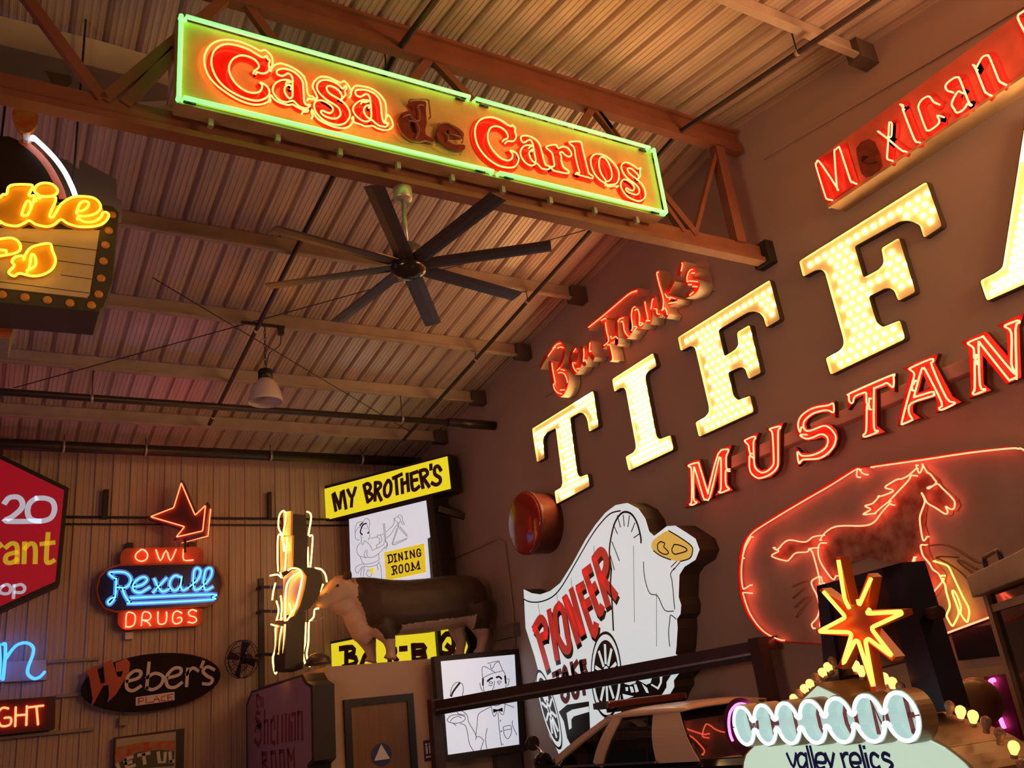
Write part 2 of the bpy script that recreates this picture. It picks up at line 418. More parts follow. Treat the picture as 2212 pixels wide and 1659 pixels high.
AL = 'A 1840,1080 1920,1080 1880,1045 1780,1035 1680,1060 1600,1120 1560,1210 1575,1300 1640,1390 1720,1450 1820,1480 1900,1465 1970,1455 2040,1520 2100,1570 2200,1600 B 230,1040 280,980 200,980 160,920 150,820 140,650 A 2150,1060 2050,930 1950,860 1830,820 1740,815 1660,840 1635,880 1660,930 1740,960 1800,940 1860,910 1920,940 1955,1020 1955,1150 1955,1300 1950,1370 1900,1405 1850,1370 1800,1280 1800,1190 1850,1140 1900,1140 1940,1180'
AO = 'A 1535,815 1600,740 1700,710 1800,730 1950,790 2100,890 2200,990 B 150,420 195,520 210,620 225,740 260,800 340,820 350,860 300,870 240,850'
AU = 'A 1500,1400 1525,1340 1580,1410 1680,1480 1850,1535 1950,1525 2030,1570 2150,1630 B 100,1070 180,1090 240,1085 220,1115 130,1120'
casa(AL, (AL, AO, AU))
SL = 'B 905,850 910,800 860,710 770,640 680,605 620,615 605,660 640,730 720,790 840,860 960,950 1040,1060 1070,1170 1040,1270 960,1350 850,1380 700,1355 550,1290 430,1180 370,1080 355,980 390,910 460,890 550,905 650,960 720,1030 730,1090 690,1140 610,1135 540,1100 490,1105 510,1160 580,1210 700,1250 800,1250 870,1200 880,1130 840,1040 750,970 620,890 510,800 430,700 410,610 440,540 520,490 640,490 760,530 860,590 920,660 985,600 1000,650 970,700 980,780 920,850'
casa(SL, (SL, 'B 390,850 420,840 380,740 330,640 340,550 400,470 480,425 600,425 720,465 820,515 890,535 950,510 1020,570 1070,650 1095,730 1085,795', 'B 330,1210 300,1130 315,1080 350,1150 420,1250 520,1320 650,1380 800,1430 950,1445 1050,1410 1120,1330 1140,1250 1130,1215'))
A2 = 'B 1310,920 1400,925 1440,900 1380,885 1300,890 1220,930 1150,1000 1130,1080 1170,1170 1260,1260 1360,1310 1430,1305 1500,1280 1560,1330 1640,1390 1720,1410 1790,1415 1830,1345 1760,1340 1720,1280 1700,1180 1690,1050 1670,920 1620,820 1530,740 1400,690 1280,680 1200,690 1175,740 1210,800 1280,820 1340,790 1390,765 1450,800 1475,900 1490,1050 1495,1200 1480,1250 1430,1240 1370,1170 1345,1090 1370,1020 1430,990 1470,1000'
casa(A2, (A2, 'B 1105,700 1140,630 1200,600 1300,610 1450,640 1600,720 1700,820 1770,930 1790,1080 1790,1200 1775,1300', 'B 1830,1180 1880,1240 1920,1340 1920,1410 1850,1470 1750,1485 1620,1450 1520,1400 1380,1410 1280,1370 1160,1330 1140,1280 1130,1220'))
def dead(s, holes, lines):
    o = plate(pc, s, .01, .002, .05, M['unlitred'], r, 'unlit_letter', holes, 4); o['label'] = 'dark red letter with its tube switched off'
    for q in lines: neon(pc, q, .075, .008, M['glass'], o, 'dead_tube')
dead('C 350,270 440,225 690,230 700,420 720,640 690,800 720,900 860,960 840,1030 700,1010 640,1010 420,980 260,860 170,700 160,560 230,460 340,420 440,440 450,340', ['C 390,690 430,610 480,640 510,740 520,840 450,850 400,790'],
     ['C 300,470 430,440 480,520 600,560 610,380 580,260 690,250', 'C 180,620 250,800 420,950 600,990 720,960 880,1010', 'C 420,140 760,140 800,220 830,480', 'C 420,560 560,600 600,760 560,880'])
dead('C 960,720 1060,640 1160,660 1300,720 1440,830 1440,930 1220,930 1150,1000 1280,1080 1400,1080 1480,1100 1460,1180 1300,1200 1120,1130 980,1010 920,880', ['C 1110,830 1150,780 1160,870 1120,880'],
     ['C 1000,620 1150,600 1300,680 1440,790 1480,960', 'C 980,1020 1120,1130 1300,1200 1450,1200', 'C 1200,810 1420,880', 'C 1120,800 1180,860 1180,960'])
C2 = 'D 820,660 890,630 890,560 840,480 760,420 680,395 600,400 540,440 500,540 495,640 530,760 600,870 700,980 800,1050 890,1075 960,1050 990,990 980,930 940,875 1040,910 1090,970 1110,1060 1070,1160 1000,1210 880,1215 720,1180 580,1100 460,1000 360,880 290,760 250,620 240,480 270,360 340,270 440,225 560,215 680,240 800,300 900,370 960,395 985,370 1040,430 1035,500 1060,570 1050,640 1000,690 920,690 870,700'
casa(C2, (C2,))
a3 = 'D 1340,800 1380,780 1280,770 1200,800 1150,880 1150,960 1190,1050 1260,1130 1350,1175 1410,1165 1460,1130 1510,1170 1570,1230 1640,1250 1700,1250 1730,1190 1660,1170 1620,1090 1590,980 1560,860 1520,740 1440,650 1330,595 1230,580 1160,600 1155,650 1190,710 1240,710 1300,670 1350,670 1390,740 1410,850 1430,960 1450,1060 1440,1110 1390,1090 1340,1010 1320,930 1350,870 1400,860'
casa(a3, (a3,))
r3 = 'D 1760,1200 1820,1180 1810,1090 1790,980 1760,910 1660,820 1680,790 1850,760 1900,830 1990,800 2080,820 2150,900 2160,970 2120,1000 2040,970 1980,910 1930,920 1960,1000 1960,1080 2000,1200 2100,1280 2090,1330 1950,1310 1800,1270 1760,1200'
casa(r3, (r3,))
l3 = 'E 430,760 480,770 440,620 400,450 370,270 280,180 300,150 500,150 530,250 580,450 630,650 670,780 740,830 730,880 620,850 500,820 430,790 430,760'
casa(l3, (l3,))
o3 = 'E 1020,990 900,920 780,790 720,650 700,520 730,440 800,395 900,400 1010,440 1120,530 1210,640 1260,760 1260,880 1220,970 1150,1000 1040,1010 1050,1040 1250,1030'
casa('E 1020,990 900,920 780,790 720,650 700,520 730,440 800,395 900,400 1010,440 1120,530 1210,640 1260,760 1260,880 1220,970 1150,1000', (o3, 'E 1010,930 920,800 870,650 870,520 900,460 960,460 1030,530 1090,650 1120,780 1110,880 1060,930 1010,940'))
s3_ = 'E 1660,880 1650,820 1580,740 1500,680 1440,680 1440,730 1500,800 1600,880 1700,970 1770,1080 1790,1200 1760,1280 1680,1330 1570,1310 1440,1240 1350,1140 1300,1030 1310,950 1360,900 1440,920 1530,990 1570,1070 1540,1120 1480,1110 1420,1070 1400,1100 1450,1150 1540,1190 1620,1200 1670,1150 1650,1060 1560,970 1440,880 1350,770 1310,660 1330,590 1400,560 1480,580 1580,640 1640,690 1700,670 1680,740 1690,830 1650,870'
casa(s3_, (s3_,))
# ================================================================ bulb letters on the right wall
M['bulb'] = glow('warm_bulb', (1, .62, .24), 26, (1, .9, .8))
M['trough'] = mat('cream_letter_trough', (.82, .68, .42), .45); M['letterback'] = mat('olive_letter_return', (.075, .06, .035), .5)
crop('T', 1130, 840, 6.38); crop('I', 1300, 750, 5.922); crop('F', 1450, 590, 4.608); crop('G', 1710, 370, 3.606); crop('Z', 0, 0, 1)
_mb = MB(); _mb.lathe((0, 0, 0), [(.009, 0), (.012, .012), (.021, .036), (.0225, .048), (.018, .061), (.008, .068)], (-1, 0, 0), 9)
proto_bulb = None
def inside(p, poly):
    c = False; m = len(poly)
    for i in range(m):
        a = poly[i]; b = poly[i - 1]
        if (a[1] > p[1]) != (b[1] > p[1]) and p[0] < (b[0] - a[0]) * (p[1] - a[1]) / (b[1] - a[1]) + a[0]: c = not c
    return c
def edged(p, poly):
    best = 9; p = Vector(p)
    for i in range(len(poly)):
        a = Vector(poly[i - 1]); b = Vector(poly[i]); d = b - a
        t = max(0, min(1, (p - a).dot(d) / max(d.dot(d), 1e-9))); best = min(best, (a + d * t - p).length)
    return best
def bulb_letter(s, label, holes=(), rad=.03):
    global proto_bulb
    FW = .075
    poly = rounded(L(wallp, s, FW), rad, 3); hs = [rounded(L(wallp, h, FW), rad, 3) for h in holes]
    poly = [tuple(p) for p in poly]; hs = [[tuple(p) for p in h] for h in hs]
    cx_ = sum(p[0] for p in poly) / len(poly); zb = min(p[1] for p in poly)
    rt = empty('marquee_letter', (XW, -cx_, zb), label, 'letter', 'big bulb letters in a row')
    MB().prism(wallp, poly, .0, .03, hs).build('face', M['trough'], rt)
    mb = MB()
    def grow(lp, d):
        n = len(lp); out = []
        for i in range(n):
            a = Vector(lp[i - 1]); c = Vector(lp[(i + 1) % n]); t = (c - a).normalized(); q = Vector(lp[i]) + Vector((t.y, -t.x)) * d; out.append((q.x, q.y))
        return out
    for lp in [poly] + hs: mb.wall(wallp, lp, .03, FW)
    mb.build('rim', M['trough'], rt)
    mb = MB()
    for lp in [poly] + hs:
        ar = sum(lp[i - 1][0] * lp[i][1] - lp[i][0] * lp[i - 1][1] for i in range(len(lp))); g_ = grow(lp, .010 * (1 if ar > 0 else -1) * (1 if lp is poly else -1))
        mb.wall(wallp, g_, .0, FW); b = len(mb.v); n = len(lp)
        for p in lp: mb.v.append(wallp.P(p[0], p[1], FW))
        for p in g_: mb.v.append(wallp.P(p[0], p[1], FW))
        for i in range(n): mb.face([b + i, b + (i + 1) % n, b + n + (i + 1) % n, b + n + i])
    mb.build('return', M['letterback'], rt)
    x0 = min(p[0] for p in poly); x1 = max(p[0] for p in poly); z1 = max(p[1] for p in poly)
    def grid(st):
        out = []; row = 0; z = zb + .06
        while z < z1 - .04:
            x = x0 + .05 + (st * .5 if row % 2 else 0)
            while x < x1:
                if inside((x, z), poly) and edged((x, z), poly) > .042 and all(not inside((x, z), h) and edged((x, z), h) > .042 for h in hs): out.append((x, z))
                x += st
            z += st * .88; row += 1
        return out
    st = .08; pts = grid(st)
    while len(pts) > 98: st += .002; pts = grid(st)
    for x, z in pts:
        if proto_bulb is None: b = proto_bulb = _mb.build('bulb', M['bulb']); b.location = (0, 0, 0)
        else: b = proto_bulb.copy(); COL.objects.link(b)
        b.parent = rt; b.location = wallp.P(x, z, .03) - Vector(rt.location)
    return rt
bulb_letter('T 125,550 960,30 975,70 1040,520 910,590 890,450 870,390 830,335 780,325 650,400 660,520 740,1110 755,1180 785,1215 890,1175 915,1340 460,1585 435,1410 520,1365 545,1300 540,1240 450,540 330,600 290,650 275,720 295,955 190,1010', 'big white bulb letter T, farthest of the bulb letters')
bulb_letter('I 133,410 655,75 700,240 590,310 555,370 565,450 690,1100 710,1160 750,1175 880,1125 918,1310 345,1580 305,1400 400,1350 435,1300 435,1250 310,560 290,520 240,520 160,572', 'big white bulb letter I between the T and the first F')
bulb_letter('F 65,640 980,68 1082,460 945,540 920,440 880,395 820,380 760,390 468,565 530,830 640,760 670,715 655,590 780,515 893,990 768,1055 740,960 710,935 670,940 565,990 610,1180 625,1230 665,1265 785,1220 822,1380 275,1630 242,1485 340,1430 375,1385 375,1330 245,770 230,735 190,725 93,775', 'big white bulb letter F next to the I, the farther of the two')
bulb_letter('G 58,700 1050,80 1172,425 1030,520 1000,420 950,395 900,383 840,390 490,585 560,830 680,765 715,720 715,680 698,600 835,517 965,940 830,1010 800,930 770,910 730,910 600,975 640,1110 665,1180 710,1215 845,1160 885,1305 303,1585 265,1455 370,1400 405,1360 405,1310 260,790 235,765 190,768 88,822', 'big white bulb letter F under the red script box, the nearer of the two')
bulb_letter('Z 2117,606 2150,590 2166,578 2216,257 2262,228 2395,462 2436,452 2442,502 2325,557 2318,520 2345,505 2325,465 2245,500 2240,530 2243,553 2275,540 2282,583 2132,650', 'big white bulb letter A cut off by the right edge of the picture', ['Z 2250,320 2315,418 2250,448'])
# ================================================================ red neon capitals below
crop('M', 1470, 900, 7.9); crop('H', 1700, 780, 7.212); crop('J', 1930, 670, 6.635)
M['mustred'] = mat('red_letter_face', (.75, .03, .02), .35, 0, .15, 9)
M['mustneon'] = glow('soft_red_neon', (1, .13, .06), 6, (1, .6, .5))
def cap(pl_s, tubes, label, holes=()):
    w = .21; p = L(wallp, pl_s, w); cx_ = sum(q[0] for q in p) / len(p); zb = min(q[1] for q in p)
    rt = empty('neon_letter', (XW, -cx_, zb), label, 'letter', 'red neon capitals below the bulb letters')
    hs = [L(wallp, h, w) for h in holes]
    MB().prism(wallp, p, .20, .21, hs).build('face', M['mustred'], rt)
    mb = MB()
    for lp in [p] + hs: mb.wall(wallp, lp, .145, .205)
    mb.build('return', M['dark'], rt)
    neon(wallp, tubes, .25, .0095, M['mustneon'], rt, sm=3, seg=6)
cap('M 70,820 320,725 330,760 450,1180 470,1160 600,590 870,485 830,600 800,680 800,1150 890,1255 590,1350 650,1240 650,920 530,1390 370,1450 250,1100 245,1390 340,1465 60,1565 140,1440 140,900',
    ['M 810,930 770,925 775,1160 830,1230 810,1250 690,1300 655,1280 690,1220 690,740 670,710 650,740 500,1370 430,1410 390,1380 250,910 225,910 225,1400 275,1450 260,1480 190,1510 155,1490 190,1440 185,905 150,860 140,830 290,785 320,830 460,1280 480,1240 640,640 790,560 820,580 780,680 780,870 810,895'], 'red neon capital M, farthest left of the red neon capitals')
cap('M 1040,400 1330,275 1280,400 1275,760 1300,860 1380,915 1480,890 1540,800 1535,290 1450,210 1760,100 1700,240 1695,790 1660,920 1540,1030 1340,1085 1230,1055 1150,960 1125,860 1115,500',
    ['M 1185,630 1165,530 1160,490 1105,430 1105,400 1250,340 1280,370 1245,440 1255,780 1290,890 1380,955 1480,930 1570,840 1590,740 1570,300 1530,230 1535,205 1690,165 1700,200 1665,270 1665,760 1640,880 1540,980 1400,1040 1310,1045 1220,980 1180,890 1175,700 1190,660 1225,700'], 'red neon capital U')
cap('H 735,620 745,880 660,800 560,800 430,830 330,900 290,980 310,1060 400,1050 560,965 680,990 770,1080 795,1190 760,1330 650,1470 500,1545 260,1555 170,1640 140,1340 220,1430 370,1440 500,1390 590,1310 600,1220 540,1185 440,1220 320,1240 220,1210 150,1130 130,1030 150,920 230,800 370,710 540,665 680,650',
    ['H 220,1030 205,1110 180,1050 175,960 220,860 330,770 470,715 640,690 700,660 725,680 730,780 710,800 650,770 560,770 400,820 290,910 255,980 270,1060 330,1090 430,1060 560,1010 650,1030 740,1130 760,1220 720,1340 620,1450 480,1520 250,1535 200,1590 180,1570 160,1430 185,1425 230,1475 370,1470 510,1420 610,1340 640,1230 600,1160 520,1140 400,1190 310,1210 240,1185 205,1150 280,1145'], 'red neon capital S')
cap('H 925,500 1670,185 1670,480 1560,390 1400,440 1390,460 1400,1010 1530,1105 1140,1220 1190,1110 1190,530 1060,590 950,760',
    ['H 1280,580 1275,665 1240,650 1235,520 1210,490 1060,550 1030,640 1000,655 970,620 965,540 990,500 1620,225 1660,250 1660,390 1630,400 1560,340 1490,370 1370,420 1355,460 1355,1030 1410,1080 1400,1110 1220,1180 1190,1150 1235,1080 1245,700 1280,700 1280,750'], 'red neon capital T')
cap('J 120,835 640,620 590,760 850,1240 980,1315 600,1470 630,1320 600,1240 310,1330 275,1370 280,1470 390,1545 50,1660 240,900',
    ['J 310,1010 290,1060 265,1060 300,920 250,860 240,830 540,700 565,740 550,800 760,1260 870,1320 860,1350 690,1430 655,1400 690,1320 460,860 430,840 400,860 300,1220 320,1240 550,1170 580,1200 560,1230 260,1330 220,1460 270,1560 255,1580 150,1625 120,1600 250,1110 265,1095 270,1150'], 'red neon capital A', ['J 420,910 350,1190 530,1120'])
cap('J 960,465 1330,305 1640,660 1620,300 1480,220 1870,40 1800,240 1830,965 1620,1060 1275,640 1290,1060 1400,1150 1070,1270 1110,1130 1075,540',
    ['J 1185,640 1185,690 1155,680 1150,550 1080,490 1080,460 1270,385 1310,410 1700,880 1730,870 1690,760 1690,330 1600,240 1620,210 1780,150 1805,180 1750,270 1765,940 1740,970 1670,1000 1630,970 1260,500 1240,470 1220,490 1240,1070 1310,1130 1300,1155 1160,1210 1140,1180 1165,1110 1165,730 1195,740 1200,775'], 'red neon capital N at the right edge of the picture')
rq = L(wallp, [(1560, 994), (2174, 732)], .14)
m = MB(); m.pbox(wallp, rq[0][0], rq[1][0] + .5, rq[0][1] - .14, rq[0][1], 0, .14)
tag(m.build('letter_raceway', M['wall'], None, .01), 'wall coloured raceway box running behind the red neon capitals', 'raceway')
# ================================================================ red script box at the top right
crop('N', 1740, 180, 5.923); crop('O', 1952, 0, 5.923)
BW = .28
r = empty('neon_sign', (XW - .14, 5.0, 6.9), 'red lit box sign with slanted script letters above the nearer bulb letter F', 'sign')
bx = L(wallp, [(1757, 349), (2420, -128), (2420, 25), (1790, 447.6)], BW)
MB().prism(wallp, bx, .0, BW - .01).build('cabinet', M['casabox'], r)
MB().prism(wallp, bx, BW - .01, BW).build('sign_face', mat('orange_red_face', (.70, .16, .10), .45, 0, .1, 6), r)
e0 = wallp.P(*bx[3], BW); e1 = wallp.P(*bx[2], BW)
MB().bar(e0, e1, .03, .03).build('bottom_lip', M['casabox'], r)
TB = BW + .07
def mex(lines, wd=.085, lit=True, pl_=None):
    mb = MB()
    if pl_: mb.prism(wallp, L(wallp, pl_, BW), BW, BW + .012)
    else:
        for s in lines: mb.ribbon(wallp, cr(L(wallp, s, TB), 4), wd, BW, BW + .012)
    o = mb.build('letter' if lit else 'unlit_letter', M['redpaint'] if lit else M['unlitred'], r)
    neon(wallp, lines, TB if lit else BW + .02, .0095 if lit else .006, M['mustneon'] if lit else M['black'], o, 'neon_tube' if lit else 'dead_tube', sm=4, seg=6)
mex(['N 320,1490 270,1475 240,1400 135,1060 140,1020 180,1005 380,1300 420,1365 400,1310 370,890 385,850 420,820 445,850 570,1230 600,1260 630,1280'], pl_='N 115,1020 530,765 690,1270 300,1530 235,1480')
mex(['N 720,1000 760,950 800,940 750,930 720,960 730,1010 830,1025 900,1000'], lit=False, pl_='N 660,830 720,750 820,715 890,750 960,900 985,1060 900,1170 770,1200 720,1150 660,900')
mex(['N 925,615 1040,700 1220,850 1270,870', 'N 1040,690 1080,690 1100,660 1105,520 1080,500 1070,520 1060,700 1050,850 1045,960 1090,985'])
mex(['N 1210,270 1250,280 1230,295', 'N 1240,325 1390,710 1440,750'])
mex(['O 435,1330 380,1300 340,1245 300,1235 230,1280 190,1350 200,1420 280,1640 310,1670 350,1659 440,1590 455,1540 430,1480 490,1490'])
mex(['O 610,1175 560,1160 535,1110 560,1060 640,1000 690,990 720,1020 830,1300 870,1340 850,1350 820,1320 790,1370 740,1420 680,1440 650,1400 615,1320 690,1175 740,1185'])
mex(['O 885,830 920,880 1030,1150 1060,1190 1100,1215', 'O 920,885 970,790 1010,730 1060,710 1100,740 1210,1010 1240,1050 1285,1075'])
mex(['O 1640,60 1540,140 1460,220 1560,430 1680,700', 'O 1540,140 1640,60 1740,80 1760,180 1700,280 1580,380'])
# ================================================================ small red script above the bulb letters
crop('P', 1160, 680, 8.73); crop('Q', 1320, 550, 7.539)
r = empty('neon_sign', (XW - .1, 9.3, 6.2), 'small red neon script in deep tan channel letters above the bulb letters T and I', 'sign')
MB().prism(wallp, L(wallp, [(1176, 858), (1239, 818), (1525, 628), (1543, 627), (1528, 560), (1420, 590), (1160, 770)], .03), .0, .03).build('backing_panel', M['wall'], r)
def ben(strokes, tubes):
    mb = MB()
    for s in strokes: mb.ribbon(wallp, cr(L(wallp, s, .25), 4), .075, .02, .245)
    o = mb.build('letter', M['cream'], r)
    mb = MB()
    for s in strokes: mb.ribbon(wallp, cr(L(wallp, s, .25), 4), .07, .245, .25)
    mb.build('letter_face', M['redpaint'], o)
    neon(wallp, tubes, .275, .009, M['neonred'], o, sm=3, seg=6, tip=False)
ben(['P 60,980 130,850 260,660 370,550 430,535 480,610 500,690 470,850 380,1030', 'P 240,900 250,1000 280,1200 320,1380 410,1500 480,1480 550,1350 570,1200 520,1060 420,1060'],
    ['P 210,780 310,640 350,610', 'P 300,630 370,560 440,535', 'P 390,630 440,605 490,620', 'P 280,910 300,1050 340,1250 340,1290', 'P 460,1490 390,1470 330,1400 310,1310 340,1310', 'P 400,1100 450,1085 520,1120 560,1200 575,1280', 'P 380,1050 430,1000', 'P 440,1420 520,1415', 'P 450,1030 520,1050'])
ben(['P 650,880 690,900 740,820 740,700 690,640 640,740 620,860 650,1000 710,1080 780,1010 820,900'], ['P 690,700 730,640', 'P 670,900 690,1000 750,1080', 'P 700,900 720,910', 'P 750,1020 800,1015'])
ben(['P 840,620 850,760 870,880 900,930 930,800 960,620 990,520 1000,600 1010,740 1060,820'], ['P 880,640 885,760 875,880 910,850 940,910', 'P 1000,520 990,690 1020,680'])
ben(['P 970,240 1270,0 Q 230,690 330,620 420,590', 'P 1230,110 1270,140 1300,380 1340,560 1390,840', 'P 1240,590 1350,500 1500,430 1490,550'], ['P 970,240 1270,0 Q 230,690 330,620 420,590', 'P 1210,110 1260,80 1300,70', 'P 1290,140 1310,300 1350,490 1260,580', 'P 1330,570 1380,580 1430,800 1420,840', 'P 1390,400 1410,450 1480,410 1520,450'])
ben(['Q 90,1440 90,1300 90,1060 200,1040'], ['Q 110,1090 140,1050 200,1030'])
ben(['Q 170,1090 200,1220 250,1330 310,1240 330,1060 370,860 310,960 310,1160 340,1240', 'Q 400,880 430,1000 440,1140 490,1150 530,1050'], ['Q 160,1100 190,1090 220,1250 280,1330', 'Q 390,850 350,880 330,1000 350,1180 330,1240', 'Q 380,910 430,890 460,980 460,1150', 'Q 360,1250 420,1180 380,1170', 'Q 470,1160 520,1120 480,1110'])
ben(['Q 520,790 560,920 590,1070 640,1070 640,870 660,740 690,710 720,900 770,980 800,930'], ['Q 550,770 570,900 600,1050 570,1080 630,1075', 'Q 690,720 670,750 650,890', 'Q 700,880 740,890 750,960 790,970'])
ben(['Q 740,290 800,560 840,760 850,920 910,990', 'Q 1000,440 930,580 880,660 930,700 1060,740 950,790'], ['Q 770,285 745,310 790,500 850,710 850,850 830,910 880,870 920,980', 'Q 880,640 920,700 960,700 950,740', 'Q 960,690 1040,720', 'Q 940,795 1070,770'])
ben(['Q 1150,130 1100,320'], ['Q 1155,130 1160,180 1140,270'])
ben(['Q 1370,300 1330,240 1260,280 1220,380 1240,480 1320,450 1400,450 1400,540 1330,620 1230,660'], ['Q 1330,240 1280,260 1240,350 1240,440 1270,430', 'Q 1310,300 1360,300', 'Q 1290,430 1410,440', 'Q 1330,520 1400,520', 'Q 1260,490 1310,485', 'Q 1280,660 1340,610'])
# ================================================================ neon horse panel
crop('K', 1590, 960, 6.913); crop('k', 1590, 1160, 6.913); crop('V', 1890, 960, 6.87); crop('v', 1890, 1160, 6.87)
PW = .10
r = empty('neon_sign', (XW - .05, 6.0, 1.9), 'grey panel with a running horse in red neon inside a bent red neon border', 'sign')
M['panel'] = mat('grey_horse_panel', (.42, .33, .30), .5, 0, .15, 2)
M['horse'] = mat('scraped_brown_paint', (.16, .05, .035), .5, 0, .5, 7, 0, .5, (.42, .25, .2))
bt_ = 'Z 1604,1200 1609,1180 1619,1160 1634,1145 1677,1118 1735,1083 1792,1050 1836,1022 1852,1013 1890,1008 1992,993 2094,978 2181,969 2200,970 2212,972 2290,1020 2335,1150 2290,1278 2148,1330 2000,1385 1860,1395 1690,1384 1665,1374 1642,1357 1619,1323 1606,1287 1602,1240'
MB().prism(wallp, L(wallp, bt_, PW), .0, PW).build('panel', M['panel'], r)
bo = L(wallp, bt_, PW + .04); mb = MB(); mb.wall(wallp, L(wallp, bt_, PW), PW - .03, PW + .05); o = mb.build('panel_rim', M['redpaint'], r); o.modifiers.new('s', 'SOLIDIFY').thickness = .012
def hn(paths, m_, name='neon_tube', w=PW + .065, rad=.008):
    for q in paths: neon(wallp, q, w, rad, m_, r, name, sm=4, seg=6)
M['horseneon'] = glow('horse_red_neon', (1, .10, .045), 7, (1, .5, .4))
M['legneon'] = glow('horse_amber_neon', (1, .42, .06), 4.5, (1, .7, .4))
hn(['K 95,1700 130,1520 200,1380 300,1280 600,1090 1000,850 1400,620 1700,430 1810,365', 'V -45,338 0,330 700,230 1400,125 2000,60 2130,65 2212,85 2700,400', 'k 225,0 130,180 85,400 80,600 100,760 130,770 210,720', 'k 215,840 115,830 110,870 200,1130 360,1360 520,1480 690,1545', 'K 1810,370 1800,470 1825,490', 'K 1840,375 1890,430 1940,450'], M['horseneon'], 'border_tube')
neon(wallp, ['v 760,1540 1770,1165 2700,830'], PW + .065, .009, M['horseneon'], r, 'border_tube', sm=2)
o = MB().prism(wallp, L(wallp, 'k 530,285 640,215 600,190 680,110 800,45 1030,75 1180,0 K 1300,1350 1430,1250 1600,1200 1900,1215 2050,1170 V 0,1140 100,1000 0,1040 K 2080,1040 1895,1045 2010,970 1925,920 2040,880 2143,770 V 40,780 150,755 275,685 150,640 320,530 480,470 600,370 615,310 660,420 710,290 800,390 880,460 960,520 1000,610 1240,820 1270,900 1220,990 1165,985 1150,1040 1100,1060 1050,1040 900,940 790,890 760,1050 750,1200 800,1350 790,1420 800,1580 v 800,190 860,340 1000,480 1060,560 1040,700 950,830 860,940 740,930 570,890 470,600 440,420 200,400 -100,300 k 1700,400 1500,560 1430,620 1300,330 1280,210 1210,150 1080,190 900,240 770,350', PW + .012), PW, PW + .012).build('painted_horse', M['horse'], r)
hn(['k 555,160 600,190 650,160 700,100 800,45 1030,75 1150,0 K 1290,1358', 'k 600,185 635,215 530,285 740,355 800,330 890,240 1050,225 1090,190', 'K 1250,1430 1330,1320 1450,1240 1600,1215 1900,1215 2050,1170 2143,1060 V 100,1010 210,890 260,900',
    'V 600,465 540,465 500,530 400,640 210,840', 'V 190,860 100,930 0,1020 K 2080,1030 1895,1045 2010,970 1925,920 2040,880 2143,770 V 40,780 150,750 275,685 150,640 240,570 330,520 400,510 500,460 610,360',
    'V 610,310 640,400 670,420 710,330 705,290 770,410 820,440 890,530 910,560 870,610 780,640 800,655 920,585 1000,650 1150,800 1185,870 1170,950 1120,960 1050,920 1080,1000 1040,1030 900,940 780,870 720,760 690,720 740,840 700,970 665,1090 680,1250 710,1410 740,1420 770,1370',
    'v 750,120 680,125 700,240 730,300 800,380 860,480 940,540 990,640', 'v 580,300 530,440 510,480 540,510 640,500 720,560 800,610 815,660 780,780 720,850 590,840 540,800', 'v 580,300 595,330 560,450', 'v 470,580 540,510', 'v 990,640 980,690 760,930 720,940 570,900'], M['horseneon'])
hn(['v 870,360 1000,395 1090,440 1150,560 1300,880 1395,1070 1380,1240 1350,1250 1275,1140 1275,1040 1220,880 1170,800 1150,830 1230,1050 1240,1150 1180,1280 1140,1315 1070,1190 1070,1140 1105,1060 1105,980 1060,820 1040,710 990,620', 'v 980,575 1010,575'], M['legneon'])
hn(['k 1320,90 1260,95 1230,150 1230,280 1290,430 1440,630 1490,580', 'k 1210,160 1080,180 1140,230 1240,600 1240,700', 'k 1290,690 1270,600 1220,600 1130,660 1140,740 1200,860 1240,1010 1240,1120 1200,1220 1130,1300 1150,1365', 'k 1250,1330 1270,1220 1300,1150'], M['horseneon'])
hn(['v 1580,860 1440,770 1400,660 1220,480 960,330 900,320 970,290 1210,300', 'v 780,130 1090,130 1500,370 1640,365', 'v 1490,480 1270,350 1250,380 1470,560 1560,700 1560,780', 'k 830,740 1020,660', 'k 840,910 1020,760', 'k 870,1050 1030,900', 'k 890,1200 1100,900'], M['glass'], 'dead_tube')
# ================================================================ ceiling fan
KF = .785; fc = Vector((3.95 * KF, 8.23 * KF, 1.6 + (6.62 - 1.6) * KF)); fz = 6.385
r = empty('ceiling_fan', (fc.x, fc.y, fc.z - .12), 'large dark ceiling fan with eight long blades', 'fan')
M['fan'] = mat('fan_bronze', (.10, .075, .075), .38, .5, .1, 8)
MB().lathe((fc.x, fc.y, fz - .13), [(.03, -.005), (.085, 0), (.09, .02), (.09, .12), (.085, .13)], UP, 20).build('canopy', mat('fan_canopy', (.55, .52, .40), .35, .4), r)
MB().tube([(fc.x, fc.y, fz - .12), (fc.x, fc.y, fc.z + .18)], .022, 10).build('down_rod', M['steel'], r)
MB().lathe((fc.x, fc.y, fc.z + .03), [(.10, 0), (.135, .02), (.135, .15), (.10, .18)], UP, 20).build('motor_housing', M['fan'], r)
MB().lathe((fc.x, fc.y, fc.z - .12), [(.02, 0), (.09, .012), (.155, .05), (.17, .09), (.165, .12), (.10, .15)], UP, 24).build('hub', mat('hub_gloss', (.06, .045, .045), .18, .6), r)
